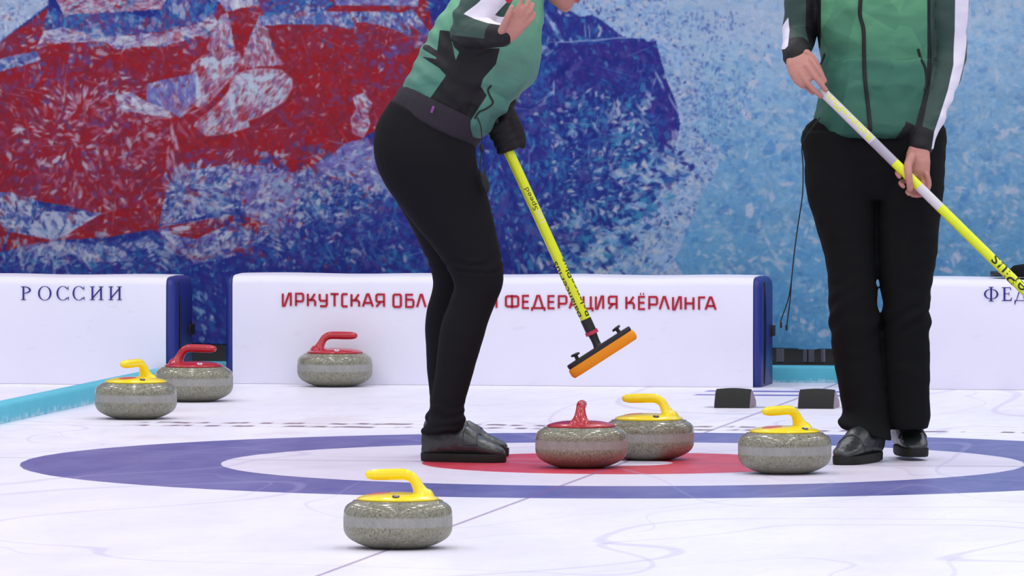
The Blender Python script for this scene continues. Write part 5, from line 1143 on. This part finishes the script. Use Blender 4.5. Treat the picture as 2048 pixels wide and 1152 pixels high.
displace(me_, wr_tr); tro = link('trousers', me_, MAT['black_cloth']); reparent(tro, root2); tro['label'] = 'loose black sports trousers'
# --- jacket
b = MB(); limb(b, tors[1:], 1.0)
b.loft([ring(A, B, QY, r, e=2.9) for A, B, r in [((1660, 276), (1838, 274), .135), ((1646, 266), (1846, 264), .152), ((1637, 246), (1852, 250), .158), ((1633, 230), (1857, 236), .150), ((1637, 200), (1856, 205), .136), ((1644, 150), (1864, 150), .134), ((1648, 118), (1866, 118), .132)]])
b.tube([shA + Vector((.03, 0, 0)), shA, (shA + elA) / 2, elA, (elA + wrA) / 2, wrA], [.064, .066, .058, .052, .048, .044], 24)
b.tube([shB - Vector((.03, 0, 0)), shB, (shB + elB) / 2, elB, (elB + wrB) / 2, wrB + (elB - wrB) * .04], [.064, .068, .063, .054, .049, .038], 24)
b.tube([W(1752, -98, QY + .02), W(1752, -126, QY + .01)], [.080, .068], 24)
me_ = remesh(b, .005, 3)
def wr_j2(p):
    q = Vector((p.x * 8 - p.z * 5, p.y * 6, p.z * 11 + p.x * 5)); k = .008 * noise.noise(q) + .0045 * noise.noise(Vector((p.x * 18, p.y * 12, p.z * 26))) + .014 * (.32 - abs(noise.noise(Vector((p.x * 4 + p.z * 5, p.y * 4, p.z * 9 - p.x * 3 + 3.1))))) + .008 * (.32 - abs(noise.noise(Vector((p.x * 11 - p.z * 7, p.y * 6, p.z * 13 + 7)))))
    return k
displace(me_, wr_j2)
pp, nn_ = arr(me_); s_ = F / (QY - CY); ox = 1024 + (pp[:, 0] - CX) * s_; oy = 576 - (pp[:, 2] - W(1024, 576, QY).z) * s_
d1, t1 = segd(pp, shA, elA); d2, t2 = segd(pp, elA, wrA); d3, t3 = segd(pp, shB, elB); d4, t4 = segd(pp, elB, wrB)
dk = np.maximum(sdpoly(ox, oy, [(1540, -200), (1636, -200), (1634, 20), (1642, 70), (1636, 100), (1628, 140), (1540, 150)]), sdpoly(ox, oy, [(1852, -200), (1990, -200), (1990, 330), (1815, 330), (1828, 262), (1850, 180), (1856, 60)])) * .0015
# arm-only masks by closeness to the arm bones
armB = np.minimum(d3, d4); armA = np.minimum(d1, d2)
blk = np.maximum.reduce([np.where(d2 < .075, (t2 - .70) * .1, -.01), np.where(d4 < .08, (t4 - .84) * .15, -.01),
    sdpoly(ox, oy, [(1612, -120), (1640, -120), (1640, 96), (1618, 106), (1610, 60)]) * .0015,
    sdpoly(ox, oy, [(1850, -120), (1858, -120), (1858, 40), (1862, 110), (1858, 170), (1838, 260), (1816, 300), (1826, 250), (1846, 180), (1852, 110)]) * .0015])
wht = np.maximum(np.where(armB < .1, sdpoly(ox, oy, [(1907, -120), (1936, -120), (1937, 10), (1933, 90), (1927, 130), (1916, 170), (1902, 210), (1890, 245), (1874, 290), (1858, 298), (1864, 262), (1876, 228), (1893, 180), (1905, 130), (1908, 60)]) * .0015, -.01),
    np.where(armA < .1, sdpoly(ox, oy, [(1550, 92), (1566, 50), (1576, 34), (1578, 60), (1572, 92), (1566, 98), (1552, 100)]) * .0015, -.01))
blk = np.where(wht > -.0008, -.01, blk)
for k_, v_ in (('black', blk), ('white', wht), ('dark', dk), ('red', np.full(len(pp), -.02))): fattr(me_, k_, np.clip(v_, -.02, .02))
z2 = lambda y: W(1024, y, QY).z
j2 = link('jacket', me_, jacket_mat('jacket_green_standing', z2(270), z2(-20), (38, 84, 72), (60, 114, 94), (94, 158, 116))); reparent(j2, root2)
j2['label'] = 'green gradient zip jacket with dark sleeves and white stripes'
tr2 = surf_tree(j2)
def ribbon(pts, wd, th, name, m, par, tree=tr2, off=.001):
    c = []
    for p in crom([Vector((x, y, 0)) for x, y in pts], 5):
        h = on_surface(tree, p.x, p.y, off)
        if h: c.append(h)
    b = MB(); rows = []
    for i, p in enumerate(c):
        t = (c[min(i + 1, len(c) - 1)] - c[max(i - 1, 0)]).normalized(); n_ = (CAM - p).normalized(); s = t.cross(n_).normalized()
        rows.append([p + s * wd / 2 - n_ * .004, p - s * wd / 2 - n_ * .004, p - s * wd / 2 * .9 + n_ * th, p + s * wd / 2 * .9 + n_ * th])
    b.loft(rows); o = b.build(name, m); reparent(o, par); return o
o = ribbon([(1722, -90), (1722, -30), (1721, 0), (1720, 30), (1727, 60), (1728, 110), (1730, 160), (1736, 210), (1741, 262)], .0125, .003, 'zip', MAT['cord'], root2)
o = ribbon([(1836, 98), (1842, 118), (1850, 136), (1852, 165), (1848, 180)], .009, .002, 'pocket_zip', MAT['cord'], root2)
o = ribbon([(1650, 108), (1646, 122), (1640, 132), (1637, 142)], .009, .002, 'pocket_zip', MAT['cord'], root2)
# draw cord hanging from the hem at her right hip
b = MB(); yq = QY - .02
b.tube([W(1640, 236, QY - .10), W(1620, 262, QY - .10), W(1604, 290, yq - .06), W(1606, 330, yq), W(1605, 390, yq), W(1596, 450, yq), W(1588, 510, yq), W(1583, 560, yq), W(1576, 600, yq), W(1562, 640, yq), W(1561, 648, yq)], .0019, 8)
b.tube([W(1583, 560, yq + .004), W(1580, 600, yq + .004), W(1575, 640, yq + .004), W(1573, 654, yq + .004)], .0019, 8)
for x, y in ((1562, 650), (1573, 655)): b.tube([W(x, y - 4, yq), W(x, y + 4, yq)], .0034, 8)
o = b.build('draw_cord', MAT['cord']); reparent(o, root2)
# shoes
g2 = G(1690, 931); hd = math.radians(-116); dv = Vector((math.cos(hd), math.sin(hd), 0)); h0 = Vector((g2.x - .014, g2.y + .012, 0)) - dv * .285; h0.z = .004
s3 = shoe('shoe', h0, hd, pitch=.014, L=.285); reparent(s3, root2)
g1 = G(1824, 922); s4 = shoe('shoe', Vector((g1.x - .022, g1.y + .26, .012)), -math.pi / 2 + .14, pitch=.0, L=.275); reparent(s4, root2)
tag(root2, 'person standing face-on in green zip jacket and loose black trousers, holding a slanting broom', 'person')
# --- her broom
e1 = (ax2.cross(Vector((0, 1, 0)))).normalized(); ex = Vector((.9, .3, .25)).normalized(); ez = (-ax2 - ex * (-ax2).dot(ex)).normalized(); ey = ez.cross(ex); hm = P2b
HM2 = Matrix(((ex.x, ey.x, ez.x, hm.x), (ex.y, ey.y, ez.y, hm.y), (ex.z, ey.z, ez.z, hm.z), (0, 0, 0, 1)))
tx = lambda x: (x - 1646) / (2196 - 1646)
br2 = broom(P2a, P2b, .0148, [(0, tx(1745), MAT['pole_white'], 'pole_section'), (tx(1745), tx(1789), MAT['pole_silver'], 'pole_section'), (tx(1789), tx(1838), MAT['pole_yellow'], 'pole_section'), (tx(1838), tx(1880), MAT['pole_white'], 'pole_section'), (tx(1880), tx(2140), MAT['pole_yellow'], 'pole_section'), (tx(2140), tx(2170), MAT['pole_black'], 'sleeve')],
      [], 'yellow and white curling broom pole held slantwise by the standing player', HM2, tx(2168))
tgx = lambda x: 1 - tx(x)
text_on_pole('BalancePlus', P2b, P2a, .0148, tgx(1741), tgx(1654), .022, -.1, MAT['ink_yellow'], 'pole_lettering', br2)
text_on_pole('BalancePlus', P2b, P2a, .0148, tgx(2130), tgx(1984), .046, 0, MAT['ink_black'], 'pole_lettering', br2)
